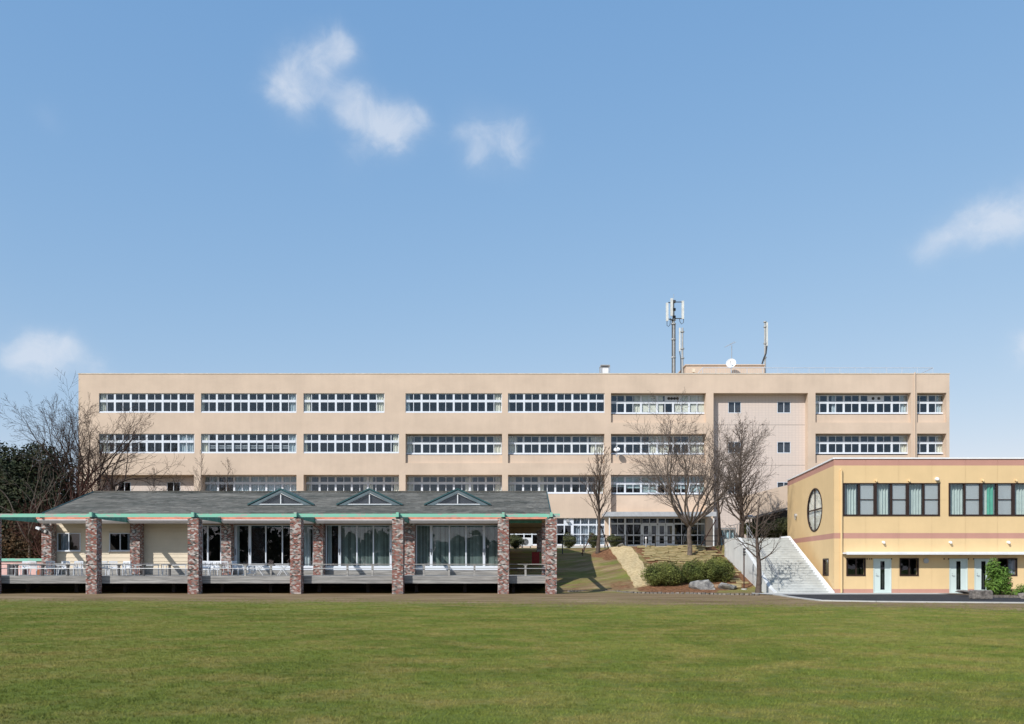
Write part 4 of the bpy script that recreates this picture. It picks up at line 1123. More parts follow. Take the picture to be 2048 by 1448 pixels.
for px_, Y, rz, lab in CH: copy_tree(c0, None, (PX(px_,Y),Y,ZF), rz, lab)
tc_ = copy_tree(c0, None, (PX(484,53.4),53.4,ZF+.28), .4, 'white plastic chair tipped over on its side on the deck'); tc_.rotation_euler = (0, R(82), .5)
def table_at(name, loc, w, d, top, label, cat='table', rz=0, style='straight', group='tables on the deck'):
    t = thing(name, loc, label, cat, group); L = Vector(loc)
    def B(n_, m, fn):
        b = MB(); fn(b); b.v = [(x+L.x, y+L.y, z+L.z) for x, y, z in b.v]; return b.build(n_, m, t)
    B('table_top', top, lambda b: b.box(-w/2,w/2,-d/2,d/2,.68,.72)); B('apron', M['plastic'], lambda b: b.box(-w/2+.05,w/2-.05,-d/2+.05,-d/2+.08,.60,.679))
    if style == 'straight':
        for s in (-1,1):
            for q in (-1,1): B('leg', M['plastic'], lambda b: b.tube([(s*(w/2-.08),q*(d/2-.08),0),(s*(w/2-.12),q*(d/2-.1),.68)], .022, 6))
    else:
        for s in (-1,1):
            B('leg', M['steel'] if style == 'x' else M['plastic'], lambda b: (b.tube([(-.3,s*.2,0),(-.05,s*.2,.35),(.28,s*.2,.68)], .016, 6)))
            B('leg', M['plastic'], lambda b: (b.tube([(.3,s*.2,0),(.05,s*.2,.35),(-.28,s*.2,.68)], .016, 6)))
    t.rotation_euler.z = rz
    return t
table_at('long_table', (PX(297,54.5),54.5,ZF), 1.65, .7, M['navy'], 'long table with navy blue top, left of the two navy tables')
table_at('long_table', (PX(352,54.5),54.5,ZF), 1.6, .7, M['navy'], 'long table with navy blue top, right one of the two navy tables')
table_at('folding_table', (PX(518,53.5),53.5,ZF), .9, .6, M['plastic'], 'white folding table with crossed legs in front of the wide glass front', style='x')
table_at('folding_table', (PX(566,53.5),53.5,ZF), .9, .6, M['plastic'], 'white folding table with crossed legs beside the fourth outer pillar', style='x2')
table_at('long_table', (PX(60,53.2),53.2,ZF), 1.7, .7, M['wood'], 'weathered grey wooden table before the low pink wall')
table_at('long_table', (PX(135,53.4),53.4,ZF), 1.2, .7, M['plastic'], 'white plastic table below the leftmost small window')
table_at('long_table', (PX(232,53.0),53.0,ZF), 1.2, .65, M['plastic'], 'white plastic table in the second bay before the cream siding')
rb = thing('red_box', (PX(1071,63),63,H(2,63)), 'dark red box standing in the shaded passage behind the deck', 'box')
b = MB(); z0 = PZ(1128,63); b.box(PX(1064,63), PX(1079,63), 63, 63.5, H(2,63)-.1, PZ(1105,63)); b.box(PX(1063.5,63), PX(1079.5,63), 62.97, 63.53, PZ(1105,63)+.001, PZ(1104,63)); b.build('body', M['redbox'], rb)

# ------------------------------------------------------------------ yellow annex
YA = 51.5
def ax_(x): return PX(x, YA)
def az_(y): return PZ(y, YA)
ann = thing('annex_building', (ax_(1668), YA, .03), 'two storey yellow annex with dusty pink bands and dark brown windows', 'building')
NX, NY = ax_(1668), YA
FY = 64.9; FX = PX(1575, FY)
AT = az_(918)
ah = []
wins = [(1686,1879.5,966,1032),(1897,2091,966,1032)]
for w in wins: ah.append((ax_(w[0]),ax_(w[1]),az_(w[3]),az_(w[2]),.12))
doors = [(1746.5,1783),(1898.5,1935.5),(1948.5,1985)]
for d in doors: ah.append((ax_(d[0]),ax_(d[1]),.03,az_(1117),.08))
lows = [(1692.5,1730.8,1116,1152),(1799,1837,1116,1152),(1995.5,2034,1116,1152)]
for w in lows: ah.append((ax_(w[0]),ax_(w[1]),az_(w[3]),az_(w[2]),.12))
XE = 38.0
joints = [NX, ax_(1715), ax_(1782+.01)]
joints = [NX]+[ax_(x) for x in (1731.5,1797.5,1863.5,1931,1995,2060)]+[34, XE]
zj = [.03, az_(1104.5), az_(1000), AT]
bands = [(az_(1187),az_(1178)), (az_(1077),az_(1066)), (az_(931),az_(920))]
zlev = sorted({.03, bands[0][1], az_(1104.5), bands[1][0], bands[1][1], az_(1000), bands[2][0], AT})
for i in range(len(joints)-1):
    for z0, z1 in zip(zlev, zlev[1:]):
        zc = (z0+z1)/2; pk = any(a-.01 <= zc <= c+.03 for a, c in bands) or z0 >= bands[2][0]
        b = MB(); cells(b, joints[i]+.004, joints[i+1]-.004, z0+(.004 if z0 in zj else 0), z1-(.004 if z1 in zj else 0), ah, YA)
        if b.v: b.build('wall_panel', M['pink' if pk else 'yellow'], ann)
b = MB()
zbk = []
# backing behind joints with the same openings (3 cm deeper), plus the far sides
cells(b, NX, XE, .0, AT-.02, [(h[0],h[1],h[2],h[3],.3) for h in ah], YA+.03)
b.face([(XE,YA,0),(XE,YA+16,0),(XE,YA+16,AT),(XE,YA,AT)]); b.face([(FX,FY,0),(FX,FY,AT),(XE,YA+16,AT),(XE,YA+16,0)])
b.build('backing_wall', M['yellow'], ann)
b = MB(); b.face([(NX,NY+.01,AT-.03),(XE,YA+.01,AT-.03),(XE,YA+16,AT-.03),(FX,FY,AT-.03)]); b.build('roof', M['concrete'], ann)
b = MB(); b.box(NX+.6, XE-.2, YA+2.0, YA+2.1, .1, AT-.1); b.box(NX+.6, XE-.2, YA+.4, YA+2.0, az_(1095)-.1, az_(1095)); b.box(NX+.6, XE-.2, YA+.4, YA+2, AT-.9, AT-.8); b.build('interior', M['school_dark'], ann)
# chamfered side wall
sd = Vector((FX-NX, FY-NY, 0)); SL = sd.length; sd.normalize(); sn = Vector((-sd.y, sd.x, 0))
if sn.x > 0: sn = -sn
def sp(u, z, o=0): return Vector((NX, NY, 0))+sd*u+sn*o+Vector((0,0,z))
def side_u(px_):
    """distance along the side wall of a photograph column"""
    k = (px_-CX)/F; return (k*NY-NX)/(sd.x-k*sd.y)
uc = side_u(1629.3); Yc_ = NY+sd.y*uc; zc_ = PZ(1020, Yc_); rr_ = 43.0*Yc_/F
uw = (side_u(1657.5), side_u(1646.0)); Yw_ = NY+sd.y*uw[0]; zw = (PZ(1151.5,Yw_), PZ(1117,Yw_))
b_y, b_p = MB(), {}
levels = [(.0,bands[0][1],'p'),(bands[0][1],bands[1][0],'y'),(bands[1][0],bands[1][1],'p'),(bands[1][1],az_(1000),'y'),(az_(1000),bands[2][0],'y'),(bands[2][0],AT,'p')]
AX = 1.48
def inside(u, z): return ((u-uc)**2+(z-zc_)**2 < rr_**2) or (uw[0] < u < uw[1] and zw[0] < z < zw[1])
# columns of quads clipped exactly at the round opening
us = sorted(set([SL*i/40 for i in range(41)]+[uc+AX*rr_*math.cos(t*math.pi/32) for t in range(33)]+list(uw)))
for i in range(len(us)-1):
    ua, ub = us[i], us[i+1]; um = (ua+ub)/2
    for z0, z1, c in levels:
        cuts = [(z0,z0,z1,z1)]     # (bottom a, bottom b, top a, top b)
        segs_ = [((z0,z0),(z1,z1))]
        if abs(um-uc) < rr_*AX:
            ha = math.sqrt(max(0, rr_**2-((ua-uc)/AX)**2)); hb = math.sqrt(max(0, rr_**2-((ub-uc)/AX)**2))
            lo = (min(z1,max(z0,zc_-ha)), min(z1,max(z0,zc_-hb))); hi = (min(z1,max(z0,zc_+ha)), min(z1,max(z0,zc_+hb)))
            segs_ = [((z0,z0),lo),(hi,(z1,z1))]
        if uw[0] < um < uw[1]:
            segs_ = [(s0,(min(s1[0],max(z0,zw[0])),min(s1[1],max(z0,zw[0])))) for s0, s1 in segs_]+[((min(z1,max(z0,zw[1])),)*2,(z1,z1))]
        for (a0, b0), (a1, b1) in segs_:
            if a1-a0 < 1e-4 and b1-b0 < 1e-4: continue
            (b_p.setdefault(z0, MB()) if c == 'p' else b_y).face([sp(ub,b0),sp(ua,a0),sp(ua,a1),sp(ub,b1)])
b_y.build('side_wall', M['yellow'], ann); [q.build('side_band', M['pink'], ann) for q in b_p.values()]
# round window
b = MB(); n = 40
def ring(b, r0, r1, o0, o1):
    for k in range(n):
        t0, t1 = 2*math.pi*k/n, 2*math.pi*(k+1)/n
        def q(r, t, o): return sp(uc+AX*r*math.cos(t), zc_+r*math.sin(t), o)
        b.face([q(r0,t0,o1),q(r0,t1,o1),q(r1,t1,o1),q(r1,t0,o1)]); b.face([q(r0,t0,o0),q(r0,t0,o1),q(r0,t1,o1),q(r0,t1,o0)][::-1]); b.face([q(r1,t0,o0),q(r1,t0,o1),q(r1,t1,o1),q(r1,t1,o0)])
ring(b, rr_-.07, rr_+.02, -.03, .03)
b.obox(sp(uc,zc_,-.01), sd*.05, sn*.02, Vector((0,0,rr_-.06))); b.obox(sp(uc,zc_,-.01), sd*(rr_-.06)*AX, sn*.018, Vector((0,0,.045)))
rw = b.build('round_window', M['brown'], ann)
for su in (-1,1):
    for sz_ in (-1,1):
        b = MB(); pts = [sp(uc+su*.05, zc_+sz_*.05, -.025)]
        for k in range(9):
            t = math.pi/2*k/8; pts.append(sp(uc+su*max(.05,AX*(rr_-.06)*math.cos(t)), zc_+sz_*max(.05,(rr_-.06)*math.sin(t)), -.025))
        b.face(pts); b.build('pane', M['glass'], rw)
b = MB(); n2 = 40
for k in range(n2):
    u0, u1 = uc-AX*rr_+2*AX*rr_*k/n2, uc-AX*rr_+2*AX*rr_*(k+1)/n2
    hh = math.sqrt(max(.01, rr_**2-(((u0+u1)/2-uc)/AX)**2))
    b.face([sp(u0,zc_-hh,-.10+.025*math.sin(k*1.7)),sp(u1,zc_-hh,-.10+.025*math.sin((k+1)*1.7)),sp(u1,zc_+hh,-.10+.025*math.sin((k+1)*1.7)),sp(u0,zc_+hh,-.10+.025*math.sin(k*1.7))])
b.build('curtain', M['curtain'], rw)
b = MB()
b.face([sp(0.3,.1,-.8),sp(SL-.2,.1,-.8),sp(SL-.2,AT-.1,-.8),sp(.3,AT-.1,-.8)]); b.build('side_interior', M['school_dark'], ann)
# small window in the side wall
b = MB(); hw = (uw[1]-uw[0])/2; um = (uw[0]+uw[1])/2; zm, hz = (zw[0]+zw[1])/2, (zw[1]-zw[0])/2
for s in (-1,1):
    b.obox(sp(um+s*(hw-.04),zm,-.05), sd*.05, sn*.07, Vector((0,0,hz))); b.obox(sp(um,zm+s*(hz-.04),-.05), sd*(hw-.09), sn*.068, Vector((0,0,.05)))
sw_ = b.build('window', M['brown'], ann)
b = MB(); b.obox(sp(um,zm,-.06), sd*(hw-.06), sn*.004, Vector((0,0,hz-.06))); b.build('pane', M['darkglass'], sw_)
# corner trim, caps
b = MB(); b.box(NX+.002, XE, YA-.06, YA+.3, AT+.002, AT+.085); b.obox(sp(SL/2, AT+.045, -.12), sd*SL/2, sn*.18, Vector((0,0,.043))); b.build('parapet_cap', M['whitecap'], ann)
# main windows
def annex_window(x0, x1, y0, y1, mode):
    X0, X1, Z1, Z0 = ax_(x0), ax_(x1), az_(y0), az_(y1); Y = YA
    b = MB(); fw = .055
    b.box(X0,X1,Y-.04,Y+.1,Z0,Z0+.09); b.box(X0,X1,Y-.04,Y+.1,Z1-.06,Z1)
    w = (X1-X0)/6
    for i in range(7):
        t = .09 if i % 2 == 0 else .055
        xc = X0+w*i; b.box(max(X0,xc-t), min(X1,xc+t), Y-.035 if i % 2 == 0 else Y-.01, Y+.095, Z0+.09, Z1-.06)
    zm_ = (Z0+Z1)/2
    for i in (1,3,5): b.box(X0+w*i+.055, X0+w*(i+1)-.09, Y+.0, Y+.04, zm_-.02, zm_+.02)
    f = b.build('window', M['brown'], ann)
    for i in range(6):
        a, c = X0+w*i+.04, X0+w*(i+1)-.04
        if i % 2 == 0: piece('pane', UM['glass'], f, a, c, Y+.05, Y+.058, Z0+.06, Z1-.04)
        else:
            piece('pane', UM['glass'], f, a, c, Y+.02, Y+.028, Z0+.06, zm_); piece('pane', UM['glass'], f, a, c, Y+.02, Y+.028, zm_+.001, Z1-.04)
            b = MB(); b.box(a+.02, c-.02, Y+.062, Y+.066, Z0+.08, Z1-.06); b.build('insect_screen', M['screen'], f)
        if mode == 1 and i == 3: curtain(f, X0+w*(i+.6), X0+w*(i+1), Z0+.05, Z1-.04, Y+.28, M['minty'], .05, .2); continue
        curtain(f, X0+w*i+.02+(.07 if i % 2 == 0 and i else .03), X0+w*(i+1)-.03, Z0+.05, Z1-.04, Y+.28, M['minty'], .06, .17)
        if mode == 1 and i == 2: curtain(f, X0+w*(i+.45), X0+w*(i+.9), Z0+.06, Z1-.05, Y+.18, mat('green_curtain', (.10,.42,.30), .9), .05, .2)
    return f
M['minty'] = mat('pale_mint_curtain', (.53,.60,.575), .9, .08, 3)
def screen_mat():
    m = bpy.data.materials.new('grey_mesh_screen'); m.use_nodes = True
    n, l = m.node_tree.nodes, m.node_tree.links; n.clear()
    tr = n.new('ShaderNodeBsdfTransparent'); df = n.new('ShaderNodeBsdfDiffuse'); df.inputs[0].default_value = (.62,.63,.64,1)
    ms = n.new('ShaderNodeMixShader'); ms.inputs[0].default_value = .55; l.new(tr.outputs[0], ms.inputs[1]); l.new(df.outputs[0], ms.inputs[2])
    o = n.new('ShaderNodeOutputMaterial'); l.new(ms.outputs[0], o.inputs[0]); return m
M['screen'] = screen_mat()
annex_window(*wins[0], 0); annex_window(*wins[1], 1)
for i, w in enumerate(lows): small_window(ann, *w, YA+.02, M['brown'], 'darkglass', .07, 2, cur=(.55,.95) if i == 2 else None)
for i, d in enumerate(doors):
    X0, X1 = ax_(d[0])+.01, ax_(d[1])-.01; Zt = az_(1117)-.01
    b = MB(); g0_, g1_ = ax_(d[0]+14.5), ax_(d[0]+23.3); gz0, gz1 = az_(1179.5), az_(1122.5)
    cells(b, X0+.05, X1-.05, .08, Zt-.05, [(g0_,g1_,gz0,gz1,.03)], YA+.02)
    dd = b.build('door', M['door'], ann)
    piece('pane', UM['darkglass'], dd, g0_, g1_, YA+.035, YA+.042, gz0, gz1)
    b = MB(); b.box(g0_-.05, g1_+.05, YA+.3, YA+.32, gz0-.1, gz1+.1); b.build('backing', M['school_dark'], dd)
    b = MB(); b.box(X0,X0+.05,YA-.015,YA+.07,.04,Zt); b.box(X1-.05,X1,YA-.015,YA+.07,.04,Zt); b.box(X0+.05,X1-.05,YA-.014,YA+.069,Zt-.05,Zt); b.box(X0+.05,X1-.05,YA-.01,YA+.06,.04,.08)
    b.build('door_frame', M['door'], dd)
    hx_, hz_ = X0+.17, az_(1150.5)
    b = MB(); b.tube([(hx_,YA+.01,hz_),(hx_,YA-.05,hz_)], .022, 8); b.tube([(hx_,YA-.05,hz_),(hx_+.13,YA-.05,hz_)], .014, 6); b.tube([(hx_,YA+.018,hz_+.1),(hx_,YA-.0,hz_+.1)], .02, 8); b.build('handle', M['steel'], dd)
# canopy
b = MB(); b.box(ax_(1683.5)+.003, XE, YA-.72, YA-.002, az_(1109)+.03, az_(1105)); b.build('canopy', M['whitecap'], ann)
b = MB(); b.box(ax_(1683.5), XE, YA-.80, YA-.722, az_(1109.5), az_(1107.2)); b.box(ax_(1683.5), XE, YA-.78, YA-.722, az_(1107)+.0, az_(1104)); b.build('canopy_edge', M['whitecap'], ann)
# downpipe and hopper
b = MB(); b.tube([(ax_(1681.7),YA-.10,.05),(ax_(1681.7),YA-.10,az_(941))], .06, 8); b.tube([(ax_(1681.7),YA-.10,az_(941)),(ax_(1681.7),YA+.02,az_(939.5))], .06, 8); b.build('downpipe', M['yellow'], ann)
# hood vents and lamps
for x, y, r in ((1751.5,961.5,.06),(1817,961.5,.06),(1964.5,961,.06),(2031,961,.06),(1766,1084.5,.075),(1899.5,1084.5,.075),(2015.5,1084.5,.075),(1873,958.5,.11)):
    b = MB(); c = Vector((ax_(x),YA,az_(y))); b.tube([c, c+Vector((0,-.10,0)), c+Vector((0,-.16,-.03)), c+Vector((0,-.17,-.08))], [r,r,r*.95,r*.7], 10)
    b.build('hood_vent', M['whitecap'] if r > .07 else M['yellow'], ann)
b = MB(); c = Vector((ax_(1851.5),YA,az_(1121.5))); b.tube([c, c+Vector((0,-.06,0)), c+Vector((0,-.10,0))], [.16,.16,.13], 16); b.build('wall_lamp', M['steel'], ann)
b = MB(); ul = side_u(1593.5); Yl = NY+sd.y*ul; c = sp(ul, PZ(1031,Yl), 0); b.tube([c, c+sn*.15], .13, 12); b.tube([c+sn*.1, c+sn*.1+Vector((0,0,-.3))], [.08,.03], 8); b.build('wall_lamp', M['steel'], ann)
b = MB()
for x in (1734,1739,1743,1783,1888,1897,1936.5,1947): b.box(ax_(x)-.03, ax_(x)+.03, YA-.03, YA-.002, az_(1119), az_(1116.5))
b.build('sensor', M['brown'], ann)

# ------------------------------------------------------------------ concrete stairs
st = thing('concrete_stairs', (17, 52, 0), 'broad pale concrete stairway climbing beside the yellow building', 'stairs')
S0, S1, n_, SX0, SX1 = 51.75, 59.4, 23, 15.52, 18.72
tr_ = (S1-S0)/n_; ri = 3.5/n_
for k in range(n_):
    b = MB(); y0 = S0+tr_*k
    b.box(SX0+.002, SX1+(.0)+.0, y0, (y0+tr_*2.2 if k < n_-1 else 62.5), ri*k-.02 if k else -.02, ri*(k+1)-.008*0)
    b.box(SX0+.003, SX1-.001, y0-.016, y0+.06, ri*(k+1)+.002, ri*(k+1)+.014)
    b.box(SX0+.003, SX1-.001, y0-.016, y0-.001, ri*(k+1)-.03, ri*(k+1)+.001)
    b.build('step', M['step'], st)
for nm, x0, x1, prof in (('retaining_wall', 15.28, 15.518, [(51.2,-.1),(51.2,.12),(52.0,.30),(59.3,3.55),(62.9,3.55),(62.9,-.1)]),
                    ('stringer', 18.722, 18.93, [(51.35,-.1),(51.35,.10),(59.6,3.66),(61.2,3.66),(61.2,-.1)])):
    b = MB(); k = len(b.v); n3 = len(prof)
    b.v += [(x0,y,z) for y,z in prof]+[(x1,y,z) for y,z in prof]
    b.f.append(tuple(range(n3))); b.f.append(tuple(reversed(range(n3,2*n3)))); b.r += [.5,.5]
    for i in range(n3): j = (i+1)%n3; b.f.append((i, n3+i, n3+j, j)); b.r.append(.5)
    b.build(nm, M['concrete_wall'] if nm == 'retaining_wall' else M['whitecap'], st)
hr = thing('stair_handrail', (15.75, 52, 0), 'thin steel handrail running up the left side of the concrete stairs', 'handrail')
def stz(y): return ri*(1+(y-S0)/tr_)
b = MB()
for dz in (.95, .72): b.tube([(15.8,51.9,stz(51.9)+dz),(15.8,59.0,stz(59.0)+dz)], .022, 6)
b.build('rail', M['steel'], hr)
for y in (51.95,53.2,54.6,56.0,57.4,58.8):
    b = MB(); b.tube([(15.8,y,stz(y)-.15),(15.8,y,stz(y)+.95)], .022, 6); b.build('post', M['steel'], hr)

# ------------------------------------------------------------------ slope: mat, sod, edging
def hitv(px_, py_, dz=0): p = hit(px_, py_); return Vector((p.x, p.y, p.z+dz))
Ledge = [(1218,1097.5),(1232,1115),(1245,1135),(1258,1152),(1265,1165),(1269,1176)]
Redge = [(1262,1095.5),(1275,1112),(1288,1132),(1299,1148),(1303,1158),(1306,1171)]
b = MB(); nl, nw = 24, 12; grid = []
def along(E, t):
    t *= len(E)-1; i = min(int(t), len(E)-2); f_ = t-i; return (E[i][0]+(E[i+1][0]-E[i][0])*f_, E[i][1]+(E[i+1][1]-E[i][1])*f_)
for i in range(nl+1):
    a, c = hit(*along(Ledge, i/nl)), hit(*along(Redge, i/nl)); rowp = []
    for j in range(nw+1):
        q = a.lerp(c, j/nw); q.x += .04*math.sin(i*1.7) if j in (0,nw) else 0
        rowp.append(Vector((q.x, q.y, H(q.x,q.y)+.07+.02*math.sin(i*1.1+j*.9))))
    grid.append(rowp)
for i in range(nl):
    for j in range(nw): b.face([grid[i+1][j],grid[i+1][j+1],grid[i][j+1],grid[i][j]])
dn = Vector((0,0,-.12))
for i in range(nl): b.face([grid[i][0],grid[i][0]+dn,grid[i+1][0]+dn,grid[i+1][0]]); b.face([grid[i+1][nw],grid[i+1][nw]+dn,grid[i][nw]+dn,grid[i][nw]])
for j in range(nw): b.face([grid[nl][j],grid[nl][j]+dn,grid[nl][j+1]+dn,grid[nl][j+1]])
tag(b.build('straw_path', M['straw']), kind='structure')
# rows of laid sod on the bank
sod = thing('sod_bank', tuple(hit(1380,1120)), 'bank laid with rows of tan turf strips below the school entrance', 'turf')
random.seed(5); cnt = 0; stuffb = MB(); base = ROOT[sod.name]
y = 66.3
while y > 54.5:
    x = 7.6+random.uniform(0,.4)
    while x < 15.2:
        Lp = random.uniform(.55,1.05); w = .30
        px_ = CX+(x+Lp/2)*F/y; z = H(x+Lp/2, y); py_ = HY-(z-EYE)*F/y
        redx = lin([(1094,1264),(1112,1278),(1132,1292),(1150,1304),(1172,1310)], py_)
        ok = px_-Lp*14 > redx and x+Lp < 15.25 and (py_ < 1150 or px_ > 1462)
        if ok:
            sy = (H(x+Lp/2,y+.2)-H(x+Lp/2,y-.2))/.4; d2 = Vector((0,1,sy*.6)).normalized()
            c = Vector((x+Lp/2, y+random.uniform(-.13,.13), z+.035+random.uniform(0,.03))); up = Vector((0,-d2.z,d2.y))
            if cnt < 280:
                me_ = UM['sod']; o = bpy.data.objects.new('turf_strip', me_); COL.objects.link(o); o.parent = sod
                o.location = c-base; o.rotation_euler = (math.atan2(d2.z,d2.y)+random.uniform(-.06,.10), random.uniform(-.04,.04), random.uniform(-.12,.12)); o.scale = (Lp*1.0, .33, .06); ROOT[o.name] = base
                cnt += 1
            else: stuffb.obox(c, Vector((Lp*.48,random.uniform(-.03,.03),0)), d2*w*.4, up*.045)
        x += Lp+.03
    y -= .46
if stuffb.v: tag(stuffb.build('turf_strip', M['sod'], sod), kind='stuff')
# stone edging along the foot of the slope
edg = thing('stone_edging', tuple(hit(1330,1187)), 'line of small kerb stones edging the planted bed at the slope foot', 'edging')
pts = [(1136,1184.2),(1180,1183.0),(1230,1184.3),(1268,1186.2),(1300,1187),(1340,1187.6),(1380,1188),(1420,1189),(1470,1190),(1520,1191)]
P3 = [Vector((*g0(a, c), 0)) for a, c in pts]
for A, B_ in zip(P3, P3[1:]):
    Ls = (B_-A).length; n4 = max(1, int(Ls/.24)); d = (B_-A).normalized()
    for k in range(n4):
        c = A.lerp(B_, (k+.5)/n4); ang = random.uniform(-.08,.08); dd_ = Matrix.Rotation(ang,3,'Z') @ d; nn = Vector((-dd_.y,dd_.x,0)); hgt = random.uniform(.05,.085)
        b = MB(); b.obox((c.x,c.y,hgt/2-.01), dd_*.10, nn*.07, Vector((0,0,hgt))); b.build('edging_stone', M['rockdark'], edg)

def rock(name, c, s, m, label, seed=1, group=None, flat=1):
    random.seed(seed); bm = MB(); n5, m5 = 12, 7; vs_ = []
    t = bpy.data.meshes.new(name)
    import bmesh
    q = bmesh.new(); bmesh.ops.create_icosphere(q, subdivisions=3, radius=1)
    dirs = [(Vector((random.gauss(0,1),random.gauss(0,1),random.gauss(0,.8))).normalized(), random.uniform(.38,.72)) for _ in range(10)]
    for v in q.verts:
        d = v.co.normalized(); r = 1
        for pd, dist in dirs:
            k = d.dot(pd)
            if k > 1e-3: r = min(r, dist/k)
        r += .03*math.sin(d.x*9+seed)*math.cos(d.y*8)
        v.co = Vector((d.x*r*s[0], d.y*r*s[1], d.z*r*s[2]*flat))
    q.to_mesh(t); q.free(); t.materials.append(m)
    o = bpy.data.objects.new(name, t); COL.objects.link(o); o.location = c
    return tag(o, label, 'rock', group)
p = hitv(1408,1179); rock('rock', (p.x,p.y+.2,p.z+.16), (.92,.6,.55), M['rock'], 'larger pale grey boulder in front of the round green bushes', 3)
p = hitv(1459,1180); rock('rock', (p.x,p.y+.2,p.z+.16), (.66,.5,.42), M['rock'], 'smaller grey boulder at the right end of the bushes, near the lamp post', 8)
p = hitv(1436,1176); rock('rock', (p.x,p.y+.3,p.z+.12), (.32,.25,.22), mat('rusty_rock', (.2,.12,.07), .95, .3, 6, col2=(.36,.25,.16)), 'low rusty brown stone between the two grey boulders', 5)
p = hitv(1243,1094); rock('rock', (p.x,p.y,p.z+.1), (.4,.3,.22), M['rock'], 'pale stone at the top of the straw path by the clipped shrub', 6)
# big stones of the planting bed on the asphalt
X, Y = g0(1967,1200)
b = MB(); b.box(X-.46, X+.46, Y, Y+.5, .03, .46)
o = b.build('stone_block', M['rockdark'], loc=(X,Y,0)); tag(o, 'square cut mottled stone block at the corner of the planting bed', 'stone block')
bv = o.modifiers.new('bevel', 'BEVEL'); bv.width = .05; bv.segments = 2
sdv = o.modifiers.new('sub', 'SUBSURF'); sdv.subdivision_type = 'SIMPLE'; sdv.levels = 3; sdv.render_levels = 3
tx = bpy.data.textures.new('rough', 'CLOUDS'); tx.noise_scale = .15; dm = o.modifiers.new('rough', 'DISPLACE'); dm.texture = tx; dm.strength = .05
X, Y = g0(1941,1195); rock('rock', (X,Y+.6,.28), (.6,.45,.14), M['rockdark'], 'flat dark slab of rock behind the square stone block', 14)
X, Y = g0(2044,1199); rock('rock', (X+.1,Y,.16), (.35,.3,.25), M['rockdark'], 'dark rounded stone at the right edge of the photograph', 16)
bed = thing('bed_edging', (*g0(2015,1196),0), 'low row of rough stones edging the bed below the leafy shrub', 'edging')
for k in range(9):
    X, Y = g0(1990+k*6.5,1196.2+k*.12)
    b = MB(); b.obox((X,Y,.06), Vector((.085,.0,0)), Vector((0,.08,0)), Vector((0,0,.07+.02*random.random()))); b.build('edging_stone', M['rockdark'], bed)
X0b, Y0b = g0(1988,1195.5)
b = MB(); b.face([(X0b,Y0b,.04),(X0b+4.5,Y0b,.04),(X0b+4.5,50.5,.04),(X0b,50.5,.04)]); tag(b.build('planting_bed', mat('bed_soil', (.08,.055,.035), .95)), kind='structure')

# ------------------------------------------------------------------ terrace furniture
def ac_unit(x, Y, label):
    p = Vector((PX(x,Y),Y,3.2)); t = thing('air_conditioner', tuple(p), label, 'air conditioner', 'outdoor units before the school wall'); w, h = .42, .62
    z0 = PZ(1094,Y)
    b = MB(); b.box(p.x-w,p.x+w,Y,Y+.35,z0+.08,z0+.08+h*1.15); b.build('casing', M['plastic'], t)
    b = MB(); c = Vector((p.x-.1,Y-.01,z0+.42))
    for k in range(4): 
        r = .07+.07*k; b.tube([(c.x+r*math.cos(a*.5236),c.y,c.z+r*math.sin(a*.5236)) for a in range(13)], .008, 4, cap=False)
    for k in range(6): b.bar((c.x,c.y,c.z),(c.x+.28*math.cos(k*1.047),c.y,c.z+.28*math.sin(k*1.047)),.012)
    b.build('fan_grille', M['steel'], t)
    b = MB(); b.tube([(c.x,Y-.004,c.z),(c.x,Y-.001,c.z)], .28, 16); b.build('fan', M['darkmetal'], t)
    b = MB(); b.box(p.x-w+.05,p.x-w+.13,Y,Y+.35,3.1,z0+.078); b.box(p.x+w-.13,p.x+w-.05,Y,Y+.35,3.1,z0+.078); b.build('foot', M['darkmetal'], t)
ac_unit(1053, 74, 'white air conditioner unit with round fan grille, right one seen through the passage')
ac_unit(1030, 74.2, 'white air conditioner unit partly behind a dark shrub, left one in the passage view')
Yf = 67.6
fr_ = thing('terrace_railing', (PX(1300,Yf),Yf,3.1), 'dark thin post and wire railing along the top of the turf bank', 'railing')
b = MB()
for z in (3.55,3.95): b.tube([(PX(1118,Yf),Yf,z),(PX(1448,Yf),Yf,z)], .028, 5)
b.build('rail', M['darkmetal'], fr_)
for x in (1125,1168,1210,1249,1254,1284,1311,1367,1410,1440):
    b = MB(); z = H(PX(x,Yf),Yf); b.box(PX(x,Yf)-.04, PX(x,Yf)+.04, Yf-.04, Yf+.04, z-.1, 4.05); b.build('post', M['darkmetal'], fr_)
bo = thing('bollard', tuple(hitv(1292,1097)), 'slim grey bollard with a white top on the terrace edge', 'bollard')
p = hit(1292,1097); b = MB(); b.tube([(p.x,p.y,p.z-.1),(p.x,p.y,p.z+.72)], .055, 10); b.build('post', M['steel'], bo)
b = MB(); b.tube([(p.x,p.y,p.z+.72),(p.x,p.y,p.z+.82),(p.x,p.y,p.z+.86)], [.075,.07,.03], 10); b.build('cap', M['whitecap'], bo)
pp = hit(1488,1179); lp = thing('path_post', tuple(pp), 'slim rusty brown post with small fittings at the foot of the stairs', 'post')
b = MB(); ztop = PZ(1096,pp.y); b.tube([(pp.x,pp.y,pp.z-.1),(pp.x,pp.y,ztop)], .04, 8); b.build('pole', M['rust'], lp)
b = MB()
for y in (1098,1104,1109): z = PZ(y,pp.y); b.box(pp.x-.05,pp.x+.09,pp.y-.07,pp.y+.05,z-.06,z+.04)
b.build('fitting', M['darkmetal'], lp)
b = MB(); b.tube([(pp.x,pp.y,pp.z-.05),(pp.x,pp.y,pp.z+.05)], .18, 12); b.build('base', M['concrete'], lp)
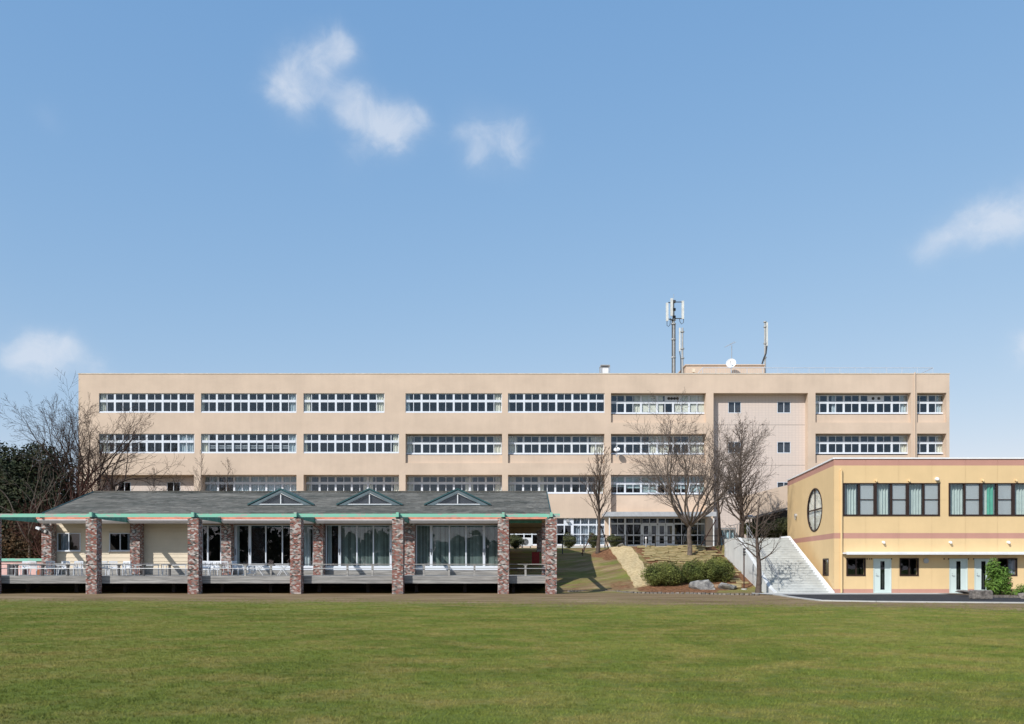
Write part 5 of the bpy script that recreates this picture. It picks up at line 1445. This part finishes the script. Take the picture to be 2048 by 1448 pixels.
# garden lamp by the walkway
Yg = 68; gl_ = thing('garden_lamp', (PX(1499,Yg),Yg,3.15), 'lamp with a flat white disc shade above the top of the stairs', 'lamp')
b = MB(); b.tube([(PX(1499,Yg),Yg,3.1),(PX(1499,Yg),Yg,PZ(1036,Yg))], .05, 8); b.build('pole', M['steel'], gl_)
b = MB(); b.tube([(PX(1499,Yg),Yg,PZ(1037,Yg)),(PX(1499,Yg),Yg,PZ(1034,Yg)),(PX(1499,Yg),Yg,PZ(1030,Yg))], [.40,.42,.18], 18); b.build('shade', M['whitecap'], gl_)
tr2 = thing('upper_stair_railing', (PX(1460,65),65,3.2), 'grey tubular railing behind the left wall of the stairs', 'railing')
b = MB(); Yq = 66
b.tube([(PX(1452,Yq),Yq,PZ(1053,Yq)),(PX(1475,Yq),Yq-1,PZ(1048,Yq))], .025, 6)
for x in (1452,1460,1468,1475): b.tube([(PX(x,Yq),Yq,3.1),(PX(x,Yq),Yq,PZ(1054-(x-1452)*.2,Yq))], .025, 6)
b.build('rail', M['steel'], tr2)

# ------------------------------------------------------------------ trees
def build_tree(name, base, label, m, trunk, limbs_fn, seed, cat='tree', group=None):
    random.seed(seed)
    t = thing(name, tuple(base), label, cat, group)
    tb_, cb_ = MB(), MB()
    trunk_pts = limbs_fn(tb_, cb_, Vector(base))
    tb_.build('trunk', m, t, smooth=True)
    if cb_.v: cb_.build('crown', m, t, smooth=True)
    return t
def grow(b, p, d, L, r, lvl, prm):
    n = max(3, int(L/prm['seg'])); st_ = L/n; pts = [p.copy()]; rad = [r]; d = d.normalized(); kids = []
    k = prm['kids'][min(lvl, len(prm['kids'])-1)]
    start = prm['start'][min(lvl, len(prm['start'])-1)]
    acc = random.random()
    for i in range(n):
        d = (d+Vector((random.gauss(0,1),random.gauss(0,1),random.gauss(0,.7)))*prm['wig']+Vector((0,0,1))*prm['up']).normalized()
        p = p+d*st_; t = (i+1)/n; rr = max(prm['rmin'], r*(1-.85*t)); pts.append(p.copy()); rad.append(rr)
        if lvl < prm['lv'] and t > start:
            acc += k/(n*(1-start))
            while acc >= 1:
                acc -= 1; kids.append((p.copy(), d.copy(), t, rr))
    b.tube(pts, rad, 6 if lvl == 0 else (4 if lvl == 1 else 3), cap=False)
    for (q, dd, t, rr) in kids:
        a = prm['ang'][min(lvl, len(prm['ang'])-1)]*random.uniform(.7,1.3)
        ax = dd.orthogonal().normalized(); ax.rotate(Matrix.Rotation(random.uniform(0,6.283),3,dd))
        nd = dd.copy(); nd.rotate(Matrix.Rotation(R(a),3,ax))
        ratio = prm['ratio'][min(lvl, len(prm['ratio'])-1)]
        grow(b, q, nd, L*ratio*random.uniform(.7,1.2)*(1.15-.55*t), max(prm['rmin'], rr*.62), lvl+1, prm)
TW = dict(seg=.28, kids=[9,7,4], start=[.25,.15,.1], wig=.10, up=.05, lv=3, ang=[38,36,34], ratio=[.5,.5,.5], rmin=.009)
def vase(height, trunk_h, r0, nl, spread, prm, lean=(0,0)):
    def fn(tb_, cb_, p):
        top = p+Vector((lean[0]*trunk_h, lean[1]*trunk_h, trunk_h)); n = 8; pts = []; rad = []
        for i in range(n+1):
            u = i/n; pts.append(p.lerp(top,u)+Vector((.04*math.sin(u*7),.03*math.sin(u*5),0))*1.0-Vector((0,0,.15*(i==0)))); rad.append(r0*(1.25 if i == 0 else 1-.25*u))
        tb_.tube(pts, rad, 10, cap=False)
        L = height-trunk_h
        for k in range(nl):
            az = 6.283*k/nl+random.uniform(-.4,.4); sp_ = spread*random.uniform(.35,1.15)
            d = Vector((math.cos(az)*sp_, math.sin(az)*sp_, 1)).normalized()
            grow(cb_, top-Vector((0,0,random.uniform(0,.25)*trunk_h*.5)), d, L*random.uniform(.72,1.0)*(1/ max(.75,d.z))*(.92 if spread < 1.4 else .84), r0*.5*random.uniform(.8,1.1), 0, prm)
    return fn
def excurrent(height, r0, first, blen, nb, ang, prm, lean=(0,0)):
    def fn(tb_, cb_, p):
        n = 14; pts, rad = [], []
        for i in range(n+1):
            u = i/n; pts.append(p+Vector((lean[0]*height*u+.07*math.sin(u*8), lean[1]*height*u, height*u-.15*(i==0)))); rad.append(max(.012, r0*(1.2 if i == 0 else 1-.93*u)))
        tb_.tube(pts, rad, 9, cap=False)
        for k in range(nb):
            u = first+(1-first)*((k+random.random())/nb)*.97; q = p+Vector((lean[0]*height*u+.07*math.sin(u*8), lean[1]*height*u, height*u))
            az = k*2.4+random.uniform(-.5,.5); a = R(ang*random.uniform(.8,1.15)); d = Vector((math.cos(az)*math.sin(a), math.sin(az)*math.sin(a), math.cos(a)))
            w = (1-u)/(1-first); L = blen*(w**.75*.95+.12)*random.uniform(.75,1.1)
            grow(cb_, q, d, L, max(prm['rmin'], r0*.34*(1-u)+.012), 0, prm)
    return fn
pA = hit(1379,1113); hA = (PZ(843,pA.y)-pA.z)
build_tree('bare_tree', pA, 'largest bare tree with a wide domed crown on the turf bank before the entrance', M['barklight'], None,
    vase(hA, 2.35, .185, 13, 2.2, dict(TW, kids=[9,7,5], up=.028, wig=.105, rmin=.007)), 11)
pB = P(1482,1095,66.5); pB.z = 3.1; hB = PZ(850,pB.y)-3.1
build_tree('bare_tree', pB, 'tall straight bare tree with upswept branches behind the left stair wall', M['bark'], None,
    excurrent(hB, .22, .17, 3.4, 50, 48, dict(TW, kids=[9,5,0], rmin=.007, lv=2, up=.07, wig=.08, start=[.1,.1], ang=[32,30], ratio=[.42,.45])), 12)
pC = Vector((PX(1516,51.4),51.4,0)); hC = PZ(985,51.4)
build_tree('bare_tree', pC, 'slender bare tree at the foot of the concrete stairs', M['bark'], None,
    excurrent(hC, .18, .30, 2.4, 20, 62, dict(TW, kids=[5,3,0], lv=2, up=.06, wig=.13, start=[.15,.1], ang=[42,38], ratio=[.45,.5], rmin=.008)), 13)
pD = hit(1195,1106); hD = PZ(900,pD.y)-pD.z
build_tree('bare_tree', pD, 'young bare tree held by stakes left of the straw path', M['bark'], None,
    excurrent(hD, .16, .28, 2.7, 30, 30, dict(TW, kids=[6,4,0], lv=2, up=.06, wig=.09, start=[.1,.1], ang=[30,28], ratio=[.42,.45], rmin=.009), lean=(.035,0)), 14)
pE = Vector((PX(1437,67),67,3.1)); hE = PZ(905,67)-3.1
build_tree('bare_tree', pE, 'thin bare tree with a propping stake at the right end of the entrance canopy', M['bark'], None,
    excurrent(hE, .14, .33, 2.4, 22, 40, dict(TW, kids=[6,4,0], lv=2, up=.06, wig=.1, start=[.1,.1], ang=[34,30], ratio=[.42,.45], rmin=.009)), 15)
# props for the young trees
def stake(a, c, label, r=.04):
    t = thing('tree_stake', tuple(a), label, 'stake', 'stakes propping young trees'); b = MB(); b.tube([a, c], r, 7); b.build('pole', M['rust'], t)
stake(hitv(1163,1108), P(1186,1066,hit(1163,1108).y+.6), 'slanting stake left of the young tree by the straw path')
stake(hitv(1217,1097), P(1202,1052,hit(1217,1097).y-.6), 'slanting stake right of the young tree by the straw path')
stake(hitv(1165,1112), P(1165,1098,hit(1165,1112).y), 'short upright peg beside the slanting stake', .035)
stake(P(1401,1093,66.3), P(1432,1040,66.6), 'long slanting stake leaning on the thin tree at the canopy end')
stake(P(1447,1092,67.2), P(1439,1044,67), 'steep stake just right of the thin tree at the canopy end')
# left group
big = dict(TW, kids=[8,6.5,5.5], up=.035, wig=.10, rmin=.0075)
pF = Vector((PX(150,68),68,1.6))
build_tree('bare_tree', pF, 'tallest bare tree at the left corner of the school, leaning into the sky', M['barkdark'], None,
    vase(PZ(815,68)-1.6, 5.4, .19, 11, 1.15, dict(big, kids=[8,6.5,5.5], up=.03, wig=.085, rmin=.0065)), 33)
pG = Vector((PX(196,70),70,1.8))
build_tree('bare_tree', pG, 'dark bare tree before the leftmost school windows, right of the tallest one', M['barkdark'], None,
    vase(PZ(845,70)-1.8, 5.6, .13, 4, .8, dict(big, kids=[6,5,3.5])), 22)
pH = Vector((PX(228,67),67,1.6))
build_tree('bare_tree', pH, 'smaller crooked bare tree rising over the left end of the shingle roof', M['barkdark'], None,
    vase(PZ(850,67)-1.6, 6.2, .15, 5, 1.2, dict(big, wig=.15, kids=[6,4,3])), 23)
pI = Vector((PX(60,62),62,.6))
build_tree('bare_tree', pI, 'pale thin bare tree in front of the dark evergreen at the far left', M['barklight'], None,
    vase(PZ(905,62)-.6, 2.8, .11, 6, 1.3, dict(TW, kids=[5,3,2], wig=.12, lv=2)), 24)
for i, (x, yt, Y, lab) in enumerate(((308,938,73,'leafless shrub twigs above the ridge between the two small windows'),(402,905,73,'bare sapling before the wall pillar left of the curtained windows'),(455,918,74,'bare sapling in front of the curtained third storey windows'),(352,952,72,'low leafless shrub tips before the right one of the small windows'))):
    pJ = Vector((PX(x,Y),Y,2.9))
    build_tree('bare_sapling', pJ, lab, M['bark'], None, excurrent(PZ(yt,Y)-2.9, .05, .4, 1.9, 16, 34, dict(TW, kids=[6,3,0], lv=2, wig=.11, start=[.1,.1], ang=[32,30], ratio=[.5,.5], rmin=.005)), 30+i, 'sapling')
for i, (x, yt, Y, lab) in enumerate(((118,985,66,'reddish leafless thicket at the foot of the evergreen, left clump'),(150,952,69,'reddish leafless thicket under the tallest bare tree'),(185,962,70,'reddish leafless thicket beside the hipped end of the roof'),(95,1010,62,'reddish leafless scrub left of the roof edge'))):
    pJ = Vector((PX(x,Y),Y,1.2))
    build_tree('bare_thicket', pJ, lab, M['twigred'], None, vase(PZ(yt,Y)-1.2, .5, .09, 14, 1.0, dict(TW, kids=[7,4,0], lv=2, wig=.12, up=.06, rmin=.012)), 40+i, 'shrub')

def foliage(name, base, blobs, n, leaf, m, label, cat, seed, stemmat=None, shell=.35, upb=0, group=None, asp=.5):
    random.seed(seed); t = thing(name, tuple(base), label, cat, group)
    b = MB(); vol = sum(r[0]*r[1]*r[2] for _, r in blobs)
    for c, r in blobs:
        k = int(n*(r[0]*r[1]*r[2])/vol); c = Vector(c)
        bumps = [(Vector((random.gauss(0,1),random.gauss(0,1),random.gauss(0,1))).normalized(), random.uniform(-.24,.22)) for _ in range(34)]
        for _ in range(k):
            d = Vector((random.gauss(0,1),random.gauss(0,1),random.gauss(0,1))).normalized()
            rr = 1
            for bd, a in bumps: 
                dt = d.dot(bd)
                if dt > .75: rr += a*(dt-.75)*4
            u = 1-abs(random.gauss(0,1))*shell*.5
            if u < .2: continue
            u *= rr*random.choice((1,1,1,1,1.12))
            p = c+Vector((d.x*r[0]*u, d.y*r[1]*u, d.z*r[2]*u))
            if p.z < base[2]-.05: continue
            nn = (d+Vector((random.gauss(0,.6),random.gauss(0,.6),random.gauss(0,.6)+upb))).normalized(); s = leaf*random.uniform(.6,1.35)
            a = nn.orthogonal().normalized(); a.rotate(Matrix.Rotation(random.uniform(0,6.28),3,nn)); q = nn.cross(a)
            cl = .5+.5*math.sin(p.x*2.3/max(.3,r[0])*1.7+seed)*math.sin(p.z*3.1+p.y*2)
            b.face([p-a*s, p-q*s*asp, p+a*s, p+q*s*asp], min(1, max(0, .55*random.random()+.45*cl)))
    b.build('foliage', m, t)
    st_ = MB()
    for k in range(9):
        c, r = random.choice(blobs); q = Vector(c)+Vector((random.uniform(-.5,.5)*r[0], random.uniform(-.5,.5)*r[1], random.uniform(0,.5)*r[2]))
        o = Vector(base)+Vector((random.uniform(-.25,.25)*r[0], random.uniform(-.2,.2)*r[1], -.05)); mid = o.lerp(q,.5)+Vector((0,0,.1*r[2]))
        st_.tube([o, mid, q], [.05*max(r[0],.3)**.5,.035*max(r[0],.3)**.5,.015], 5)
    st_.build('stem', stemmat or M['bark'], t)
    return t
# evergreens at the left
def PB(x, y, Y): p = P(x,y,Y); return tuple(p)
foliage('evergreen_tree', (PX(30,66),66,.8), [(PB(20,965,66),(2.6,2.3,3.2)),(PB(35,1040,65),(3.4,2.5,3.6)),(PB(-30,1000,66),(3,2.5,4))], 30000, .13, M['leafdark'], 'dark dense evergreen tree at the left edge of the photograph', 'tree', 51, shell=.55)
foliage('evergreen_tree', (PX(85,69),69,.9), [(PB(82,955,69),(2.1,2.0,2.7)),(PB(95,1020,68.5),(2.6,2.2,3.6)),(PB(60,1080,67),(3.4,2.2,2.6)),(PB(115,1060,69),(2.6,2,2.8))], 32000, .13, M['leafdark'], 'dark evergreen tree with a rounded top right beside the left edge tree', 'tree', 52, shell=.55)
foliage('evergreen_hedge', (PX(60,64),64,.6), [(PB(20,1095,63),(2.2,1.2,1.8)),(PB(70,1090,63),(2.2,1.2,1.9)),(PB(110,1080,64),(2,1.2,2))], 16000, .10, mat('brown_green_leaf', (.025,.025,.012), .8, .3, 1.5, col2=(.10,.05,.02), rnd=.5), 'low brownish hedge behind the pink wall', 'hedge', 53, shell=.6)
# bushes on the slope foot
def bush(x, yb, w, h, label, seed, m=M['leafbush'], n=16000, leaf=.045, Y=None):
    p = hit(x, yb); 
    if Y: p = Vector((PX(x,Y),Y,H(PX(x,Y),Y)))
    s = F/p.y; rw, rh = w/2/s, h/s
    blobs = [((p.x,p.y+rw*.5,p.z+rh*.52),(rw*.82,rw*.7,rh*.5)),((p.x-rw*.45,p.y+rw*.4,p.z+rh*.42),(rw*.56,rw*.6,rh*.42)),((p.x+rw*.42,p.y+rw*.45,p.z+rh*.45),(rw*.58,rw*.6,rh*.44))]
    return foliage('round_bush', (p.x,p.y+rw*.5,p.z), blobs, n, leaf, m, label, 'bush', seed, shell=.5)
bush(1331,1175,88,50, 'leftmost and widest of the three round green bushes at the slope foot', 61)
bush(1393,1168,60,46, 'middle and smallest of the three round green bushes at the slope foot', 62, n=11000)
bush(1438,1167,72,54, 'rightmost round green bush, next to the stair wall', 63, n=14000)
for i, (x, w, lab) in enumerate(((1138,27,'clipped vase shaped shrub below the ground floor windows, leftmost of three'),(1187,25,'clipped shrub behind the young staked tree, before the curtained windows'),(1229,30,'clipped shrub at the left end of the entrance glazing'),(1030,32,'dark shrub seen through the passage beside the air conditioners'))):
    Y = 72.0 if i < 3 else 71; zb = H(PX(x,Y),Y); s = F/Y
    rw, rh = w/2/s, 26/s; c = Vector((PX(x,Y),Y,zb))
    foliage('clipped_shrub', tuple(c), [((c.x,c.y,c.z+rh*.62),(rw,rw,rh*.46)),((c.x,c.y,c.z+rh*.3),(rw*.55,rw*.55,rh*.3))], 5000, .05, M['leafolive'], lab, 'shrub', 70+i, shell=.5)
# hedge under the covered walkway
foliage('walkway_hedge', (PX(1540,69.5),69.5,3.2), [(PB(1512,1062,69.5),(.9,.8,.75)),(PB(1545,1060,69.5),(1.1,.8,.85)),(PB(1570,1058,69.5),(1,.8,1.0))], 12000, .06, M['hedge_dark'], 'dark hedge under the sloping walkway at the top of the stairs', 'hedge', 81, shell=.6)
foliage('clipped_shrub', (PX(1497,68.6),68.6,3.2), [(PB(1497,1058,68.6),(.5,.5,.55))], 3500, .05, M['leafbush'], 'bright green shrub beside the disc lamp at the top of the stairs', 'shrub', 82, shell=.5)
# leafy shrub in front of the annex
Yb = 48.4
foliage('leafy_shrub', (PX(1998,Yb),Yb,.03), [((PX(1985,Yb),Yb,1.45),(.42,.4,.58)),((PX(2003,Yb),Yb,1.0),(.5,.45,.6)),((PX(1990,Yb),Yb,.6),(.55,.45,.6)),((PX(2010,Yb),Yb,.5),(.45,.4,.5))], 5200, .085, M['leafglossy'], 'glossy leafy shrub before the third pale blue door', 'shrub', 91, shell=.7, upb=.5, asp=.33)
foliage('leafy_plant', (PX(2038,Yb),Yb,.03), [((PX(2030,Yb),Yb,.18),(.5,.4,.2)),((PX(2050,Yb),Yb,.28),(.5,.4,.32))], 1800, .07, M['leafglossy'], 'low green plant at the right edge, by the stone edging', 'plant', 92, shell=.7, upb=.8, asp=.25)

# belt of trees beyond the near side of the lawn: stands behind the viewer, mirrored in the windows
random.seed(99); b = MB()
for k in range(60):
    x = -90+k*3+random.uniform(-1,1); yb_ = -34+random.uniform(-3,3); hh = random.uniform(6,10)
    b.tube([(x,yb_,-.2),(x+random.uniform(-.4,.4),yb_,hh*.8)], [.2,.06], 5)
    for _ in range(260):
        d = Vector((random.gauss(0,1),random.gauss(0,1),random.gauss(0,1))).normalized(); u = random.uniform(.5,1)
        q = Vector((x+d.x*2.3*u, yb_+d.y*2.0*u, hh*.56+d.z*hh*.44*u)); n_v = Vector((random.gauss(0,1),random.gauss(0,1),random.gauss(0,1))).normalized(); a = n_v.orthogonal()*.38; c = n_v.cross(a)
        b.face([q-a,q-c,q+a,q+c])
tag(b.build('distant_trees', M['leafdark']), 'belt of dark evergreen trees on the far side of the lawn', 'trees', kind='stuff')
